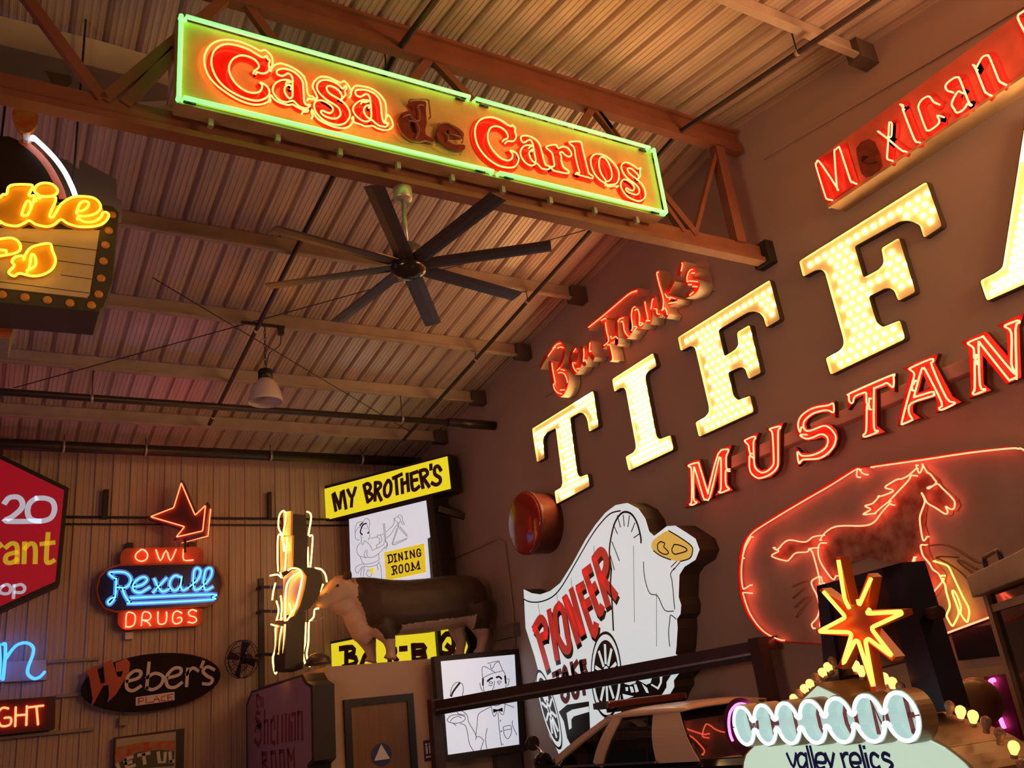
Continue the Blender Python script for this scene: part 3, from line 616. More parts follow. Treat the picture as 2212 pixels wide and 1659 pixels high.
for k in range(8):
    an = math.radians(10 + 45 * k) ; d = Vector((math.cos(an), math.sin(an), 0)); t = Vector((-d.y, d.x, 0)); m = MB()
    pitch = -.14
    def bl(s, c, h): return fc + d * s + t * c + Vector((0, 0, c * pitch + h))
    b = len(m.v)
    for s in (.16, 1.33):
        for c, h in ((-.085, 0), (-.02, .014), (.05, .012), (.085, 0), (.05, -.004), (-.02, -.006)): m.v.append(bl(s, c, h))
    for i in range(6): m.face([b + i, b + (i + 1) % 6, b + 6 + (i + 1) % 6, b + 6 + i])
    m.face([b + i for i in range(6)][::-1]); m.face([b + 6 + i for i in range(6)])
    o = m.build('blade', M['fan'], r)
    MB().bar(fc + d * .12 + Vector((0, 0, .02)), fc + d * .36 + Vector((0, 0, .022)), .07, .02).build('blade_bracket', M['steel'], o)
# ================================================================ bell lamp on a chain
lp_ = Vector((3.25, 11.86, 6.17))
r = empty('pendant_lamp', lp_, 'unlit frosted bell lamp hanging on a chain from a roof beam', 'lamp')
m = MB(); m.lathe(lp_, [(.245, 0), (.24, .06), (.215, .17), (.17, .27), (.115, .34), (.10, .36)], UP, 28)
o = m.build('shade', mat('frosted_acrylic', (.62, .54, .52), .25, 0, 0), r); m2 = o.modifiers.new('t', 'SOLIDIFY'); m2.thickness = .008
o.data.polygons.foreach_get  # shade stays open below
bm = bmesh.new(); bm.from_mesh(o.data); bmesh.ops.delete(bm, geom=[f for f in bm.faces if len(f.verts) > 4], context='FACES'); bm.to_mesh(o.data); bm.free()
MB().lathe(lp_ + Vector((0, 0, .34)), [(.07, 0), (.105, .01), (.105, .15), (.09, .17)], UP, 20).build('ballast_housing', M['black'], r)
m = MB(); zt_ = deckz(11.99) - .245
z = lp_.z + .51; k = 0
while z < zt_ - .02:
    c = Vector((lp_.x, lp_.y, z)); ax = Vector((1, 0, 0)) if k % 2 else Vector((0, 1, 0))
    m.tube([c + ax * .016 * math.cos(a) + UP * .034 * math.sin(a) for a in [i * math.pi / 4 for i in range(8)]], .005, 5, True); z += .055; k += 1
m.build('chain', M['black'], r)
m = MB(); m.bar((lp_.x - .35, lp_.y, zt_ - .03), (lp_.x + .3, lp_.y, zt_ - .03), .03, .04); m.box((lp_.x + .2, lp_.y - .04, zt_ - .16), (lp_.x + .28, lp_.y + .04, zt_ - .03)); m.build('mounting_bar', M['dark'], r)
MB().tube(cr([(lp_.x + .24, lp_.y, zt_ - .16), (lp_.x + .22, lp_.y, zt_ - .34), (lp_.x + .07, lp_.y, zt_ - .48), (lp_.x, lp_.y, lp_.z + .5)], 5), .007, 5).build('power_cord', M['black'], r)
# ================================================================ helpers for painted and back lit signs
def paint(pl, strokes, w, wd, material, parent, name, sm=4, wt=.004, taper=False):
    m = MB()
    for s in strokes:
        p = L(pl, s, w); m.ribbon(pl, cr(p, sm) if len(p) > 2 and sm else p, wd, w, w + wt, False, taper)
    return m.build(name, material, parent)
M['brown'] = mat('brown_vinyl', (.10, .035, .012), .5)
M['ink'] = mat('black_line', (.03, .03, .035), .6)
M['sheet_white'] = glow('back_lit_white', (.82, .88, 1.0), .62, (.8, .8, .8), .4)
M['sheet_yellow'] = glow('back_lit_yellow', (.92, .80, .02), .72, (.8, .7, .05), .4)
M['frame'] = mat('sign_frame_brown', (.035, .028, .022), .5, .1)
def R_(s): return s
# ---------------------------------------------------------------- arrow and stacked drugstore sign on the back wall
crop('R', 200, 1030, 4.8793)
pa = Plane(onY((360, 1100), YB - .62), (.93, -.37)); r = empty('arrow_sign', pa.P(0, 4.6), 'red neon arrow shape pointing left above the stacked three part sign', 'sign')
pol = L(pa, 'R 940,30 1085,385 1215,262 1168,592 845,680 950,545 565,430 850,312', 0)
MB().prism(pa, pol, -.28, 0).build('cabinet', mat('arrow_brown', (.07, .025, .02), .5), r)
neon(pa, ['R 935,65 1080,405 1190,300 1160,570 880,635 970,525 610,420 855,325 935,65'], .04, .010, M['neonred'], r, corner=.02, tip=False)
p2 = [pa.P(a, b, -.30) for a, b in L(pa, 'R 1215,300 1185,590 900,660', 0)]
MB().tube(p2, .010, 6).build('neon_tube', M['neonred'], r)
MB().bar(pa.P(*L(pa, ['R 960,640'][0], 0)[0], -.14), pa.P(*L(pa, 'R 960,640', 0)[0], -.14) - UP * .25, .04, .04).build('mounting_post', M['dark'], r)
pb = Plane((0, YB - .26, 0), (1, 0, 0))
r = empty('neon_sign', (2.5, 16.1, 3.6), 'three part sign with blue script on a dark oval between two red plates', 'sign')
M['plum'] = mat('orange_red_plate', (.50, .10, .035), .45, 0, .1, 6); M['navy'] = mat('navy_enamel', (.015, .015, .06), .2)
M['bluen'] = glow('deep_blue_neon', (.02, .20, 1), 3.2, (.3, .6, 1)); M['blue'] = glow('blue_neon', (.06, .42, 1), 3.2, (.4, .7, 1)); M['paleblue'] = mat('pale_blue_letter', (.30, .55, .85), .4)
M['orange'] = mat('orange_rim', (.45, .10, .03), .45)
plate(pb, 'R 295,930 288,830 340,752 1120,737 1172,790 1172,915', 0, -.21, 0, M['plum'], r, 'upper_plate', rad=.06)
plate(pb, 'R 270,1410 1172,1385 1165,1530 1110,1570 330,1615 262,1560', 0, -.21, 0, M['plum'], r, 'lower_plate', rad=.06)
oo = 'R 40,1160 70,1050 150,965 280,922 720,912 1200,905 1310,950 1370,1050 1382,1140 1350,1250 1290,1330 1200,1372 720,1398 240,1432 120,1390 60,1300 38,1200'
plate(pb, oo, 0, -.21, .03, M['orange'], r, 'oval_cabinet')
pin = 'R 60,1165 88,1060 165,980 285,940 720,930 1195,923 1295,965 1350,1055 1362,1140 1333,1240 1275,1315 1195,1354 720,1380 240,1412 130,1375 78,1290 58,1200'
plate(pb, pin, .03, .03, .04, M['navy'], r, 'oval_face')
scr = ['R 250,1075 215,1060 175,1020 200,1005 330,1005 395,1050 400,1110 350,1165 260,1165', 'R 250,1070 240,1250 220,1300 180,1345 160,1315 200,1280 240,1270', 'R 310,1165 340,1250 390,1320 430,1335 1240,1295 1260,1270 1250,1240 400,1275',
       'R 430,1160 520,1140 575,1090 550,1055 490,1070 430,1130 435,1200 500,1220 560,1190 600,1165', 'R 650,1075 690,1160 740,1210 810,1180', 'R 780,1065 640,1215', 'R 930,1060 870,1040 820,1090 815,1160 860,1200 910,1170 935,1100 940,1050 930,1160 960,1195 1020,1160',
       'R 1020,1160 1110,1080 1140,1000 1110,960 1070,990 1060,1120 1080,1190 1140,1170 1230,1080 1260,1000 1240,960 1190,985 1170,1100 1180,1180 1210,1190 1265,1160']
o = paint(pb, scr, .04, .085, M['paleblue'], r, 'script_lettering'); neon(pb, scr, .08, .0125, M['blue'], o, sm=4, seg=6)
o = neon(pb, ['R 510,770 460,810 455,860 510,890 565,870 580,820 550,775 510,765', 'R 670,770 715,885 775,775 820,885 880,765', 'R 960,765 960,875 1060,875'], .05, .0125, M['mustneon'], r, 'neon_lettering', sm=3, seg=6)
o = neon(pb, ['R 350,1580 360,1440 420,1435 450,1470 440,1550 400,1580 350,1580', 'R 515,1565 530,1435 590,1430 615,1470 590,1510 525,1510 580,1530 610,1565', 'R 690,1425 690,1530 720,1555 765,1540 780,1490 780,1425', 'R 940,1435 890,1415 850,1445 845,1520 880,1550 935,1525 935,1485 900,1485', 'R 1095,1415 1050,1400 1010,1430 1030,1465 1080,1480 1095,1515 1060,1540 1010,1530'], .05, .0125, M['mustneon'], r, 'neon_lettering', sm=3, seg=6)
m = MB()
for x in ('R 400,715', 'R 1060,710'): a, b = L(pb, x)[0]; m.pbox(pb, a - .06, a + .06, b - .06, b + .06, -.25, -.1)
m.build('mounting_foot', M['black'], r)
# ---------------------------------------------------------------- red hexagon
crop('a', 0, 960, 3.95); crop('b', 0, 1300, 3.95); crop('c', 460, 1060, 3.95); crop('d', 480, 1360, 3.95)
ph = Plane((0, YB - .42, 0), (1, 0, 0)); r = empty('hexagon_sign', (0.2, YB - .3, 4.0), 'red hexagon sign with white numerals and yellow letters at the left edge', 'sign')
hx = [(-48, 958), (149, 1054), (129, 1262), (-70, 1352), (-262, 1262), (-250, 1060)]
hc = L(ph, hx, 0); MB().prism(ph, hc, -.37, 0).build('cabinet', M['frame'], r)
cxh = sum(p[0] for p in hc) / 6; czh = sum(p[1] for p in hc) / 6
MB().prism(ph, [(cxh + (p[0] - cxh) * .945, czh + (p[1] - czh) * .945) for p in hc], 0, .01).build('sign_face', glow('back_lit_crimson', (.55, .01, .03), .30, (.5, .02, .04), .3), r)
paint(ph, ['a 40,500 80,455 150,450 190,490 180,550 100,620 50,655 340,655', 'a 310,460 255,500 235,570 260,635 340,655 430,630 465,560 450,490 390,460 310,460'], .01, .088, glow('lit_grey_white', (.62, .66, .8), .5, (.6, .6, .65)), r, 'numeral')
paint(ph, ['a -70,850 -75,1010', 'a -70,890 -20,845 10,870', 'a 50,880 100,845 145,870 145,1010', 'a 145,920 60,945 50,1000 100,1010 145,980', 'a 210,840 205,1010', 'a 210,890 260,845 300,875 300,1010', 'a 410,760 395,980 420,1010 460,990', 'a 350,850 460,838'], .01, .075, glow('lit_yellow', (.62, .42, .02), .55, (.6, .4, .03)), r, 'yellow_lettering')
paint(ph, ['a 20,1210 60,1195 90,1220 80,1265 40,1275 0,1260 5,1225 30,1205', 'a 120,1200 115,1310', 'a 120,1210 180,1195 212,1225 190,1262 125,1262'], .01, .05, glow('lit_grey', (.6, .62, .75), .45, (.6, .6, .65)), r, 'lower_lettering')
# ---------------------------------------------------------------- blue letter n, small red sign, oval sign, poster
r = empty('neon_sign', (.6, 15.9, 2.7), 'single blue neon script letter with a curled tail at the left edge', 'sign')
plate(pb, 'b -80,520 395,495 400,665 -80,690', -.15, -.21, -.15, M['sheet'], r, 'backing_board')
neon(pb, ['b 25,360 45,365 42,500 25,660', 'b 40,500 130,380 220,350 280,385 280,450 240,560 240,620 290,655 340,640 380,600', 'b -10,360 0,500 -10,660'], .05, .026, M['bluen'], r, sm=4)
MB().tube([pb.P(*L(pb, 'b 42,500')[0], .04), pb.P(*L(pb, 'b 42,560')[0], -.2)], .012, 6).build('tube_support', M['dark'], r)
r = empty('neon_sign', (.3, 15.9, 2.0), 'small dark box sign with red neon capitals at the left edge', 'sign')
plate(pb, 'b -420,870 470,805 470,1088 -420,1180', 0, -.21, 0, mat('dark_maroon_box', (.05, .012, .014), .4), r, 'cabinet', rad=.03)
neon(pb, ['b 70,910 20,905 -20,960 0,1050 50,1060 90,1040 90,990 40,990', 'b 135,900 130,1060', 'b 230,890 225,1050', 'b 133,970 228,962', 'b 250,900 370,885', 'b 312,895 325,1045', 'b -90,915 -95,1080', 'b -110,916 -70,914'], .04, .017, M['neonred'], r, 'neon_lettering', sm=3)
r = empty('oval_sign', (2.1, 16.1, 2.3), 'black oval sign with a large red initial and white letters', 'sign')
ov = [(1290 + 592 * math.cos(t) , 685 - 242 * math.sin(t) - .105 * 592 * math.cos(t)) for t in [i * 2 * math.pi / 40 for i in range(40)]]
MB().prism(pb, L(pb, 'b ' + ' '.join('%.1f,%.1f' % q for q in ov)), -.2, 0).build('cabinet', mat('black_oval', (.020, .011, .011), .7, 0, 0, 6, 0, .2), r)
plate(pb, 'b 735,590 820,545 860,700 895,690 880,520 955,495 1003,640 1035,640 1050,590 990,600 985,520 1080,482 1110,520 1100,600 990,790 915,860 930,800 925,710 880,715 800,870 780,885 790,820 760,640', .05, 0, .06, mat('orange_red_initial', (.52, .085, .04), .3), r, 'initial')
paint(pb, ['b 1080,680 1180,650 1200,600 1150,590 1090,640 1080,730 1130,760 1200,720', 'b 1270,520 1250,740', 'b 1250,650 1320,610 1390,640 1370,710 1300,750 1250,735', 'b 1430,650 1530,620 1540,570 1480,570 1420,640 1430,720 1490,730 1550,690', 'b 1600,570 1590,720', 'b 1590,620 1640,565 1690,590', 'b 1735,510 1715,560', 'b 1825,580 1770,555 1730,590 1760,630 1810,660 1790,700 1730,700'], 0, .055, M['white'], r, 'lettering', wt=.02)
o = plate(pb, 'b 1157,815 1487,768 1487,842 1157,888', .0, 0, .02, M['white'], r, 'name_plate')
paint(pb, ['b 1183,872 1183,826', 'b 1183,826 1222,820 1222,845 1183,850', 'b 1247,815 1247,862 1300,856', 'b 1308,855 1335,805 1365,850', 'b 1318,835 1355,830', 'b 1412,800 1377,815 1377,842 1412,845', 'b 1432,795 1432,845 1475,838', 'b 1432,795 1475,787', 'b 1432,820 1465,813'], .02, .02, M['redpaint'], o, 'red_lettering', 0)
r = empty('framed_poster', (2.1, 16.2, 0), 'framed poster in red, olive and cream at the bottom left', 'poster')
plate(pb, 'b 975,1158 1575,1078 1560,1800 960,1800', -.1, -.21, -.1, M['dark'], r, 'poster_frame')
o = plate(pb, 'b 990,1172 1500,1108 1490,1790 975,1790', -.1, -.1, -.09, mat('poster_cream', (.50, .46, .34), .6), r, 'poster_sheet')
plate(pb, 'b 985,1245 1200,1200 1495,1180 1490,1270 1380,1255 1180,1275 1060,1330 980,1400', -.09, -.09, -.085, mat('poster_red', (.42, .05, .015), .6, 0, .6, 9, 0, .5, (.5, .25, .1)), o, 'red_flames')
plate(pb, 'b 980,1405 1060,1335 1180,1280 1380,1260 1488,1275 1484,1400 1350,1410 1200,1420 1080,1500 978,1560', -.09, -.09, -.085, mat('poster_olive', (.09, .10, .03), .6), o, 'olive_band')
paint(pb, ['b 1000,1385 1020,1440', 'b 1065,1345 1080,1415 1150,1395', 'b 1065,1345 1130,1322', 'b 1070,1378 1120,1365', 'b 1180,1310 1275,1290', 'b 1225,1300 1235,1380', 'b 1350,1285 1360,1370 1405,1368 1410,1290', 'b 1450,1285 1455,1365', 'b 1455,1365 1480,1360'], -.085, .055, M['white'], o, 'poster_lettering', 0)
# conduit strips and boxes on the back wall
k = 1
for s, hh in (('b 400,522 845,478', .05), ('b 480,815 690,782', .05), ('b -400,1205 805,1083', .05)):
    p = L(Plane((0, YB - .05, 0), (1, 0, 0)), s); k += 1
    m = MB(); m.box((p[0][0], YB - .11, (p[0][1] + p[1][1]) / 2 - hh / 2), (p[1][0], YB, (p[0][1] + p[1][1]) / 2 + hh / 2)); structure(m.build('trim_%d' % k, M['dull']))
def wallbox(s, label, material, d=.1, name='junction_box', cat='box'):
    p = L(Plane((0, YB - .1, 0), (1, 0, 0)), s); xs_ = [q[0] for q in p]; zs_ = [q[1] for q in p]
    tag(MB().box((min(xs_), YB - .045 - d, min(zs_)), (max(xs_), YB - .036, max(zs_))).build(name, material), label, cat)
wallbox('b 1068,265 1132,318', 'small pale junction box between the three part sign and the oval sign', M['white'])
wallbox('b 1020,985 1088,1052', 'small beige junction box below the oval sign', M['dull'])
wallbox('a 882,390 915,635', 'dark upright wall bracket between the hexagon and the arrow', M['dark'], .12, 'wall_bracket', 'bracket')
wallbox('c 466,15 496,240', 'dark upright wall bracket left of the glowing neon figure', M['dark'], .12, 'wall_bracket', 'bracket')
# ---------------------------------------------------------------- restroom block
BX, BY, BZ = 4.66, 13.8, 2.58
M['block'] = mat('beige_plaster', (.52, .38, .30), .75, 0, .06, 2)
m = MB(); m.box((BX, BY, 0), (XW - .02, YB - .06, BZ)); structure(m.build('wall_restroom', M['block']))
pf = Plane((0, BY, 0), (1, 0, 0))
d0 = L(pf, [(741, 1513), (890, 1497)]); dw0, dw1, dzt = d0[0][0], d0[1][0], (d0[0][1] + d0[1][1]) / 2
r = empty('door_1', ((dw0 + dw1) / 2, BY, 0)); structure(r)
o = MB().box((dw0, BY - .05, 0), (dw0 + .11, BY, dzt)).box((dw1 - .11, BY - .05, 0), (dw1, BY, dzt)).box((dw0 + .11, BY - .05, dzt - .11), (dw1 - .11, BY, dzt)).build('door_frame', M['black'], r)
o = MB().box((dw0 + .11, BY - .02, .01), (dw1 - .11, BY, dzt - .11)).build('door_leaf', mat('brown_door', (.22, .11, .055), .45, 0, .1, 3, 0, .5, None, (4, 1, .3)), r)
tc = L(pf, [(823, 1630)])[0]
r = empty('restroom_sign', pf.P(*tc), 'round blue door sign with a white triangle', 'sign')
MB().prism(pf, [(tc[0] + .165 * math.cos(t), tc[1] + .165 * math.sin(t)) for t in [i * math.pi / 18 for i in range(36)]], .021, .03).build('blue_disc', mat('sign_blue', (.03, .05, .20), .4), r)
MB().prism(pf, [(tc[0] + .15 * math.cos(t), tc[1] + .15 * math.sin(t)) for t in (math.pi / 2, math.pi * 7 / 6, math.pi * 11 / 6)], .03, .036).build('white_triangle', M['white'], r)
pc_ = L(pf, [(914, 1600), (937, 1642)])
r = empty('restroom_placard', pf.P(*pc_[0]), 'small dark restroom placard with white figures right of the door', 'sign')
MB().pbox(pf, pc_[0][0], pc_[1][0], pc_[1][1], pc_[0][1], .0, .012).build('plaque', mat('placard', (.05, .035, .06), .4), r)
m = MB(); aa = pc_[0][0]; ww = pc_[1][0] - aa; zz = pc_[0][1]
for q in (.28, .62):
    m.pbox(pf, aa + ww * (q - .1), aa + ww * (q + .1), zz - .20, zz - .085, .012, .016); m.prism(pf, [(aa + ww * q + .018 * math.cos(t), zz - .06 + .018 * math.sin(t)) for t in [i * math.pi / 5 for i in range(10)]], .012, .016)
m.pbox(pf, aa + ww * .15, aa + ww * .85, zz - .26, zz - .235, .012, .016); m.build('white_figures', M['white'], r)
# ---------------------------------------------------------------- purple panel sign on the side of the block
crop('S', 520, 1440, 7.575)
ps = Plane((4.30, 0, 0), (0, -1, 0))
fp = L(ps, 'S 110,650 190,430 990,170 1050,290 1140,350 1160,1520 1090,1600 1070,1850 170,1850 120,1640')
ccx = sum(p[0] for p in fp) / len(fp); ccz = sum(p[1] for p in fp) / len(fp)
r = empty('panel_sign', (4.45, -ccx, 1.2), 'dim mauve panel sign with dark red blackletter on the side of the restroom block', 'sign')
MB().prism(ps, [(ccx + (p[0] - ccx) * 1.06, ccz + (p[1] - ccz) * 1.05) for p in fp], -.34, -.005).build('cabinet', mat('sign_box_black', (.025, .02, .02), .5), r)
MB().prism(ps, fp, -.005, .004).build('sign_face', mat('mauve_face', (.40, .28, .34), .45), r)
bl_ = mat('dark_red_blackletter', (.22, .03, .04), .5)
paint(ps, ['S 260,470 290,460 310,520', 'S 265,480 265,650 290,660', 'S 330,500 330,650', 'S 365,510 365,650'], .004, .06, bl_, r, 'upper_lettering', 0)
paint(ps, ['S 310,760 260,740 240,830 300,900 340,960 250,1000 240,1060', 'S 230,1200 290,1290 330,1190 330,1050 260,900', 'S 390,720 390,1250', 'S 390,900 445,880 445,1240', 'S 500,900 500,1230 560,1250', 'S 500,900 545,830 560,1000', 'S 605,810 605,1250', 'S 680,800 680,1220', 'S 740,790 740,1220', 'S 795,800 795,1200', 'S 835,920 835,1200', 'S 835,790 890,760 890,1190', 'S 940,750 940,1180', 'S 945,760 1000,740 1010,1190'], .004, .075, bl_, r, 'blackletter', 0)
paint(ps, ['S 355,1420 365,1700', 'S 355,1420 430,1430 430,1520 365,1540 445,1700', 'S 500,1410 510,1700', 'S 500,1410 565,1390 585,1700', 'S 640,1390 650,1700', 'S 640,1390 705,1375 720,1700', 'S 770,1360 785,1700', 'S 775,1360 830,1520 870,1340 880,1700'], .004, .075, bl_, r, 'lower_lettering', 0)
# ---------------------------------------------------------------- restaurant sign tower above the cow
crop('y', 690, 970, 7.373); crop('z', 745, 1080, 9.219); crop('w', 660, 1220, 5.267)
A0 = onY((945, 1200), 15.05); pm = Plane(A0, (.53, -.848))
r = empty('sign_tower', pm.P(-.8, BZ), 'stacked lit sign of yellow and white panels behind the brown cow statue', 'sign')
def cab(outer, depth, name='cabinet'): return plate(pm, outer, 0, -depth, 0, M['frame'], r, name)
o = cab('y 45,600 2062,78 2108,658 70,1160', .32); plate(pm, 'y 80,635 2035,115 2090,630 105,1130', .01, 0, .01, M['sheet_yellow'], o, 'yellow_face')
paint(pm, ['y 215,725 262,980', 'y 235,705 330,945', 'y 325,945 350,690', 'y 380,665 425,945', 'y 450,650 520,770 575,615', 'y 520,770 510,915', 'y 712,590 770,840', 'y 705,585 770,550 815,595 800,650 750,690', 'y 750,690 830,720 840,780 770,842', 'y 892,545 886,820', 'y 882,540 960,540 975,600 900,670', 'y 920,670 985,815', 'y 1090,505 1040,600 1040,720 1090,755 1135,680 1140,560 1110,505 1090,505', 'y 1172,465 1312,402', 'y 1218,450 1240,718', 'y 1312,480 1325,700', 'y 1397,395 1420,668', 'y 1312,560 1410,520', 'y 1448,400 1560,362', 'y 1460,400 1480,620 1525,650 1590,595', 'y 1470,505 1560,488', 'y 1602,360 1650,618', 'y 1600,352 1690,330 1722,400 1640,470', 'y 1660,470 1748,600', 'y 1775,250 1777,325', 'y 1935,340 1890,275 1840,300 1840,400 1920,460 1920,530 1860,570 1790,540'], .01, .078, M['brown'], o, 'brown_lettering', 3)
o = cab([(752, 1112), (933, 1068), (957, 1262), (757, 1304)], .28); plate(pm, [(754, 1121.5), (920, 1081), (940, 1258), (759, 1296)], .01, 0, .01, M['sheet_white'], o, 'white_face')
man = ['z 205,640 210,550 250,460 330,430 370,460', 'z 300,800 230,790 205,720 215,640 260,560 340,520 370,430 430,365 480,400 495,470 480,560', 'z 440,480 460,560 495,590 480,610 490,640 470,660 500,690 490,740 470,770 480,800', 'z 380,560 430,570', 'z 330,700 310,730 360,750', 'z 330,760 330,810', 'z 320,810 355,890 395,810', 'z 400,810 450,850 500,900 545,990', 'z 310,850 250,930 240,1000 250,1060 300,1120 420,1150', 'z 500,770 640,740 690,780 680,870 630,900 640,960', 'z 640,740 660,700 710,710 740,800 690,870', 'z 700,700 770,680', 'z 820,640 970,490 980,360 1000,400', 'z 830,760 920,680 1000,540 1040,500', 'z 1000,360 1060,340 1110,400 1080,460 1040,440 1000,400', 'z 1050,330 1090,300 1140,330 1150,420 1190,470 1160,490 1120,430', 'z 1075,545 1245,735', 'z 1100,530 1250,710', 'z 1060,560 965,840 960,885 1000,890 1245,775', 'z 1040,555 945,850 950,885 980,900', 'z 985,862 1240,760', 'z 1050,460 1060,560', 'z 1070,460 1080,540', 'z 765,480 800,830', 'z 790,475 820,840', 'z 765,480 790,470', 'z 430,990 390,1060 390,1130 450,1150', 'z 450,1000 440,1080 470,1140 560,1140 660,1080 800,940 840,900 840,830', 'z 540,1010 760,900 780,830', 'z 800,830 850,870 840,920 820,970 790,950', 'z 310,1130 370,1270 500,1270 640,1220 680,1180 670,1070', 'z 380,1310 500,1330 640,1290 680,1230', 'z 680,1240 720,1350 735,1590', 'z 380,1280 300,1290 210,1360 250,1460 350,1320', 'z 380,1320 330,1400 320,1520', 'z 390,1330 370,1520', 'z 640,1300 670,1390', 'z 460,1390 430,1480 500,1530 540,1450 460,1390']
paint(pm, man, .01, .007, mat('grey_line', (.16, .17, .22), .6), o, 'line_drawing', 4)
paint(pm, ['z 430,465 370,490 330,560 310,650 350,690', 'z 345,460 300,510', 'z 455,660 480,645'], .01, .028, M['ink'], o, 'drawn_hair', 3)
plate(pm, 'z 500,1360 585,1360 570,1480 540,1470 500,1400', .01, .01, .014, M['sheet_yellow'], o, 'yellow_patch')
q = plate(pm, 'z 785,1045 1580,865 1590,1000 1605,1150 1608,1270 1620,1440 820,1610 815,1400 800,1300 797,1180', .01, .01, .016, glow('back_lit_gold', (.78, .60, .02), .72, (.75, .6, .05)), o, 'gold_plate')
paint(pm, ['z 870,1105 885,1250', 'z 848,1112 925,1092 952,1150 942,1222 862,1255', 'z 992,1080 1012,1225', 'z 970,1090 1025,1076', 'z 985,1232 1038,1218', 'z 1070,1070 1085,1212', 'z 1070,1070 1152,1190', 'z 1132,1050 1152,1190', 'z 1217,1030 1232,1168', 'z 1192,1040 1245,1027', 'z 1207,1177 1255,1163', 'z 1300,1015 1312,1160', 'z 1300,1015 1392,1140', 'z 1372,995 1392,1140', 'z 1505,1015 1480,980 1440,1000 1440,1100 1470,1125 1510,1100 1510,1058 1478,1062', 'z 955,1322 980,1480', 'z 930,1335 1020,1312 1030,1370 970,1400', 'z 1000,1400 1042,1465', 'z 938,1485 990,1474', 'z 1110,1298 1080,1330 1090,1440 1120,1450 1150,1420 1145,1310 1110,1295', 'z 1230,1272 1205,1300 1215,1410 1250,1425 1280,1395 1270,1290 1230,1270', 'z 1335,1248 1352,1395', 'z 1335,1248 1410,1370 1465,1220', 'z 1465,1220 1482,1370', 'z 1320,1402 1375,1390', 'z 1450,1375 1500,1364'], .016, .03, M['brown'], q, 'brown_lettering', 2)
bq = 'w 290,900 1500,655 1700,690 1800,790 1845,930 1800,1060 1640,1130 300,1200'
o = cab('w 265,880 1510,625 1720,665 1830,775 1880,930 1830,1075 1650,1160 275,1235', .28)
plate(pm, bq, .01, 0, .01, M['sheet_yellow'], o, 'yellow_face')
paint(pm, ['w 465,950 465,1165', 'w 395,955 530,940 550,1000 470,1040', 'w 470,1040 570,1060 560,1130 430,1165', 'w 635,1145 720,960 785,1120', 'w 675,1070 770,1058', 'w 945,930 960,1100', 'w 950,940 1020,960 1010,1020 970,1030', 'w 990,1030 1040,1090', 'w 1080,958 1145,952', 'w 1225,910 1235,1090', 'w 1215,930 1340,920 1350,980 1240,1000', 'w 1240,1005 1360,1020 1340,1075 1230,1090', 'w 1560,840 1530,900 1540,1000 1640,1010 1690,900 1670,800 1600,790 1560,840', 'w 1610,920 1720,1015'], .01, .105, M['brown'], o, 'brown_lettering', 2)
a = pm.P(*L(pm, [(940, 1098)])[0], -.1); b = onX((1003, 1116), XW)
MB().bar(a, b, .08, .12).build('wall_arm', M['dark'], r)
pL = pm.P(*L(pm, [(950, 1300)])[0], -.14)
MB().bar((pL.x - .15, pL.y, BZ - .01), (pL.x - .15, pL.y, 4.9), .12, .12, (1, 0, 0)).build('support_post', M['dark'], r)
# ---------------------------------------------------------------- waiter panel
crop('x', 940, 1400, 6.635)
pw = Plane((0, 13.48, 0), (1, 0, 0)); r = empty('lit_sign', (7.0, 13.7, 1.2), 'lit white panel with a line drawing of a waiter in a bow tie', 'sign')
plate(pw, [(938, 1418), (1124, 1401), (1135, 1622), (955, 1646)], 0, -.14, 0, M['frame'], r, 'cabinet')
plate(pw, [(952, 1428.6), (1111, 1414), (1121, 1608), (967.7, 1630.5)], 0, 0, .01, M['sheet_white'], r, 'white_face')
paint(pw, ['x 680,430 670,300 710,265 860,350', 'x 680,430 800,370 970,325', 'x 750,220 900,185 920,210 970,325', 'x 790,230 810,300 870,210 920,205', 'x 685,430 690,540 705,640 760,760', 'x 975,325 1010,400 1015,520 1000,640 975,740', 'x 770,490 800,480 825,500 790,510 770,490', 'x 890,480 930,470 945,490 900,500 890,480', 'x 765,530 800,540 820,525', 'x 900,515 930,520', 'x 850,470 840,560 820,600 880,615', 'x 800,690 880,700 950,670', 'x 640,500 650,560 680,620', 'x 1030,445 1060,450 1040,540', 'x 760,760 820,810 870,828 940,800 975,740', 'x 800,820 840,980 890,905', 'x 910,905 975,955 1000,805', 'x 800,840 650,920 610,980 600,1100 585,1260 640,1270 700,1330', 'x 985,760 1000,800 1130,850', 'x 900,930 920,1180 950,1400', 'x 975,1130 1080,1110 1090,1220 1040,1300 990,1240 975,1130', 'x 980,1180 1085,1160', 'x 550,1475 490,1370 460,1200 430,1110 360,1080', 'x 580,1310 580,1240 480,1060 460,970 400,910 320,890 330,940 430,960', 'x 170,1030 220,970 330,955 430,990 400,1050 280,1080 180,1050 170,1020', 'x 215,1050 260,1000 330,980 375,1000', 'x 250,1070 300,1110', 'x 745,1150 720,1300 740,1440', 'x 690,1340 650,1460', 'x 1110,1040 1105,1100 1170,1245', 'x 215,690 220,640 250,540 320,488 390,520 402,600 390,680', 'x 925,1030 940,1040 928,1050', 'x 935,1185 955,1190 940,1200', 'x 960,1375 980,1380'], .01, .0085, M['ink'], r, 'line_drawing', 4)
paint(pw, ['x 750,475 790,440 820,430', 'x 878,420 915,410 950,440', 'x 1000,400 1012,500', 'x 230,690 260,620 350,500', 'x 685,440 683,530'], .01, .03, M['ink'], r, 'drawn_brow', 3)
plate(pw, 'x 828,872 895,880 965,852 968,912 900,900 835,930', .01, .01, .014, M['ink'], r, 'drawn_bow_tie')
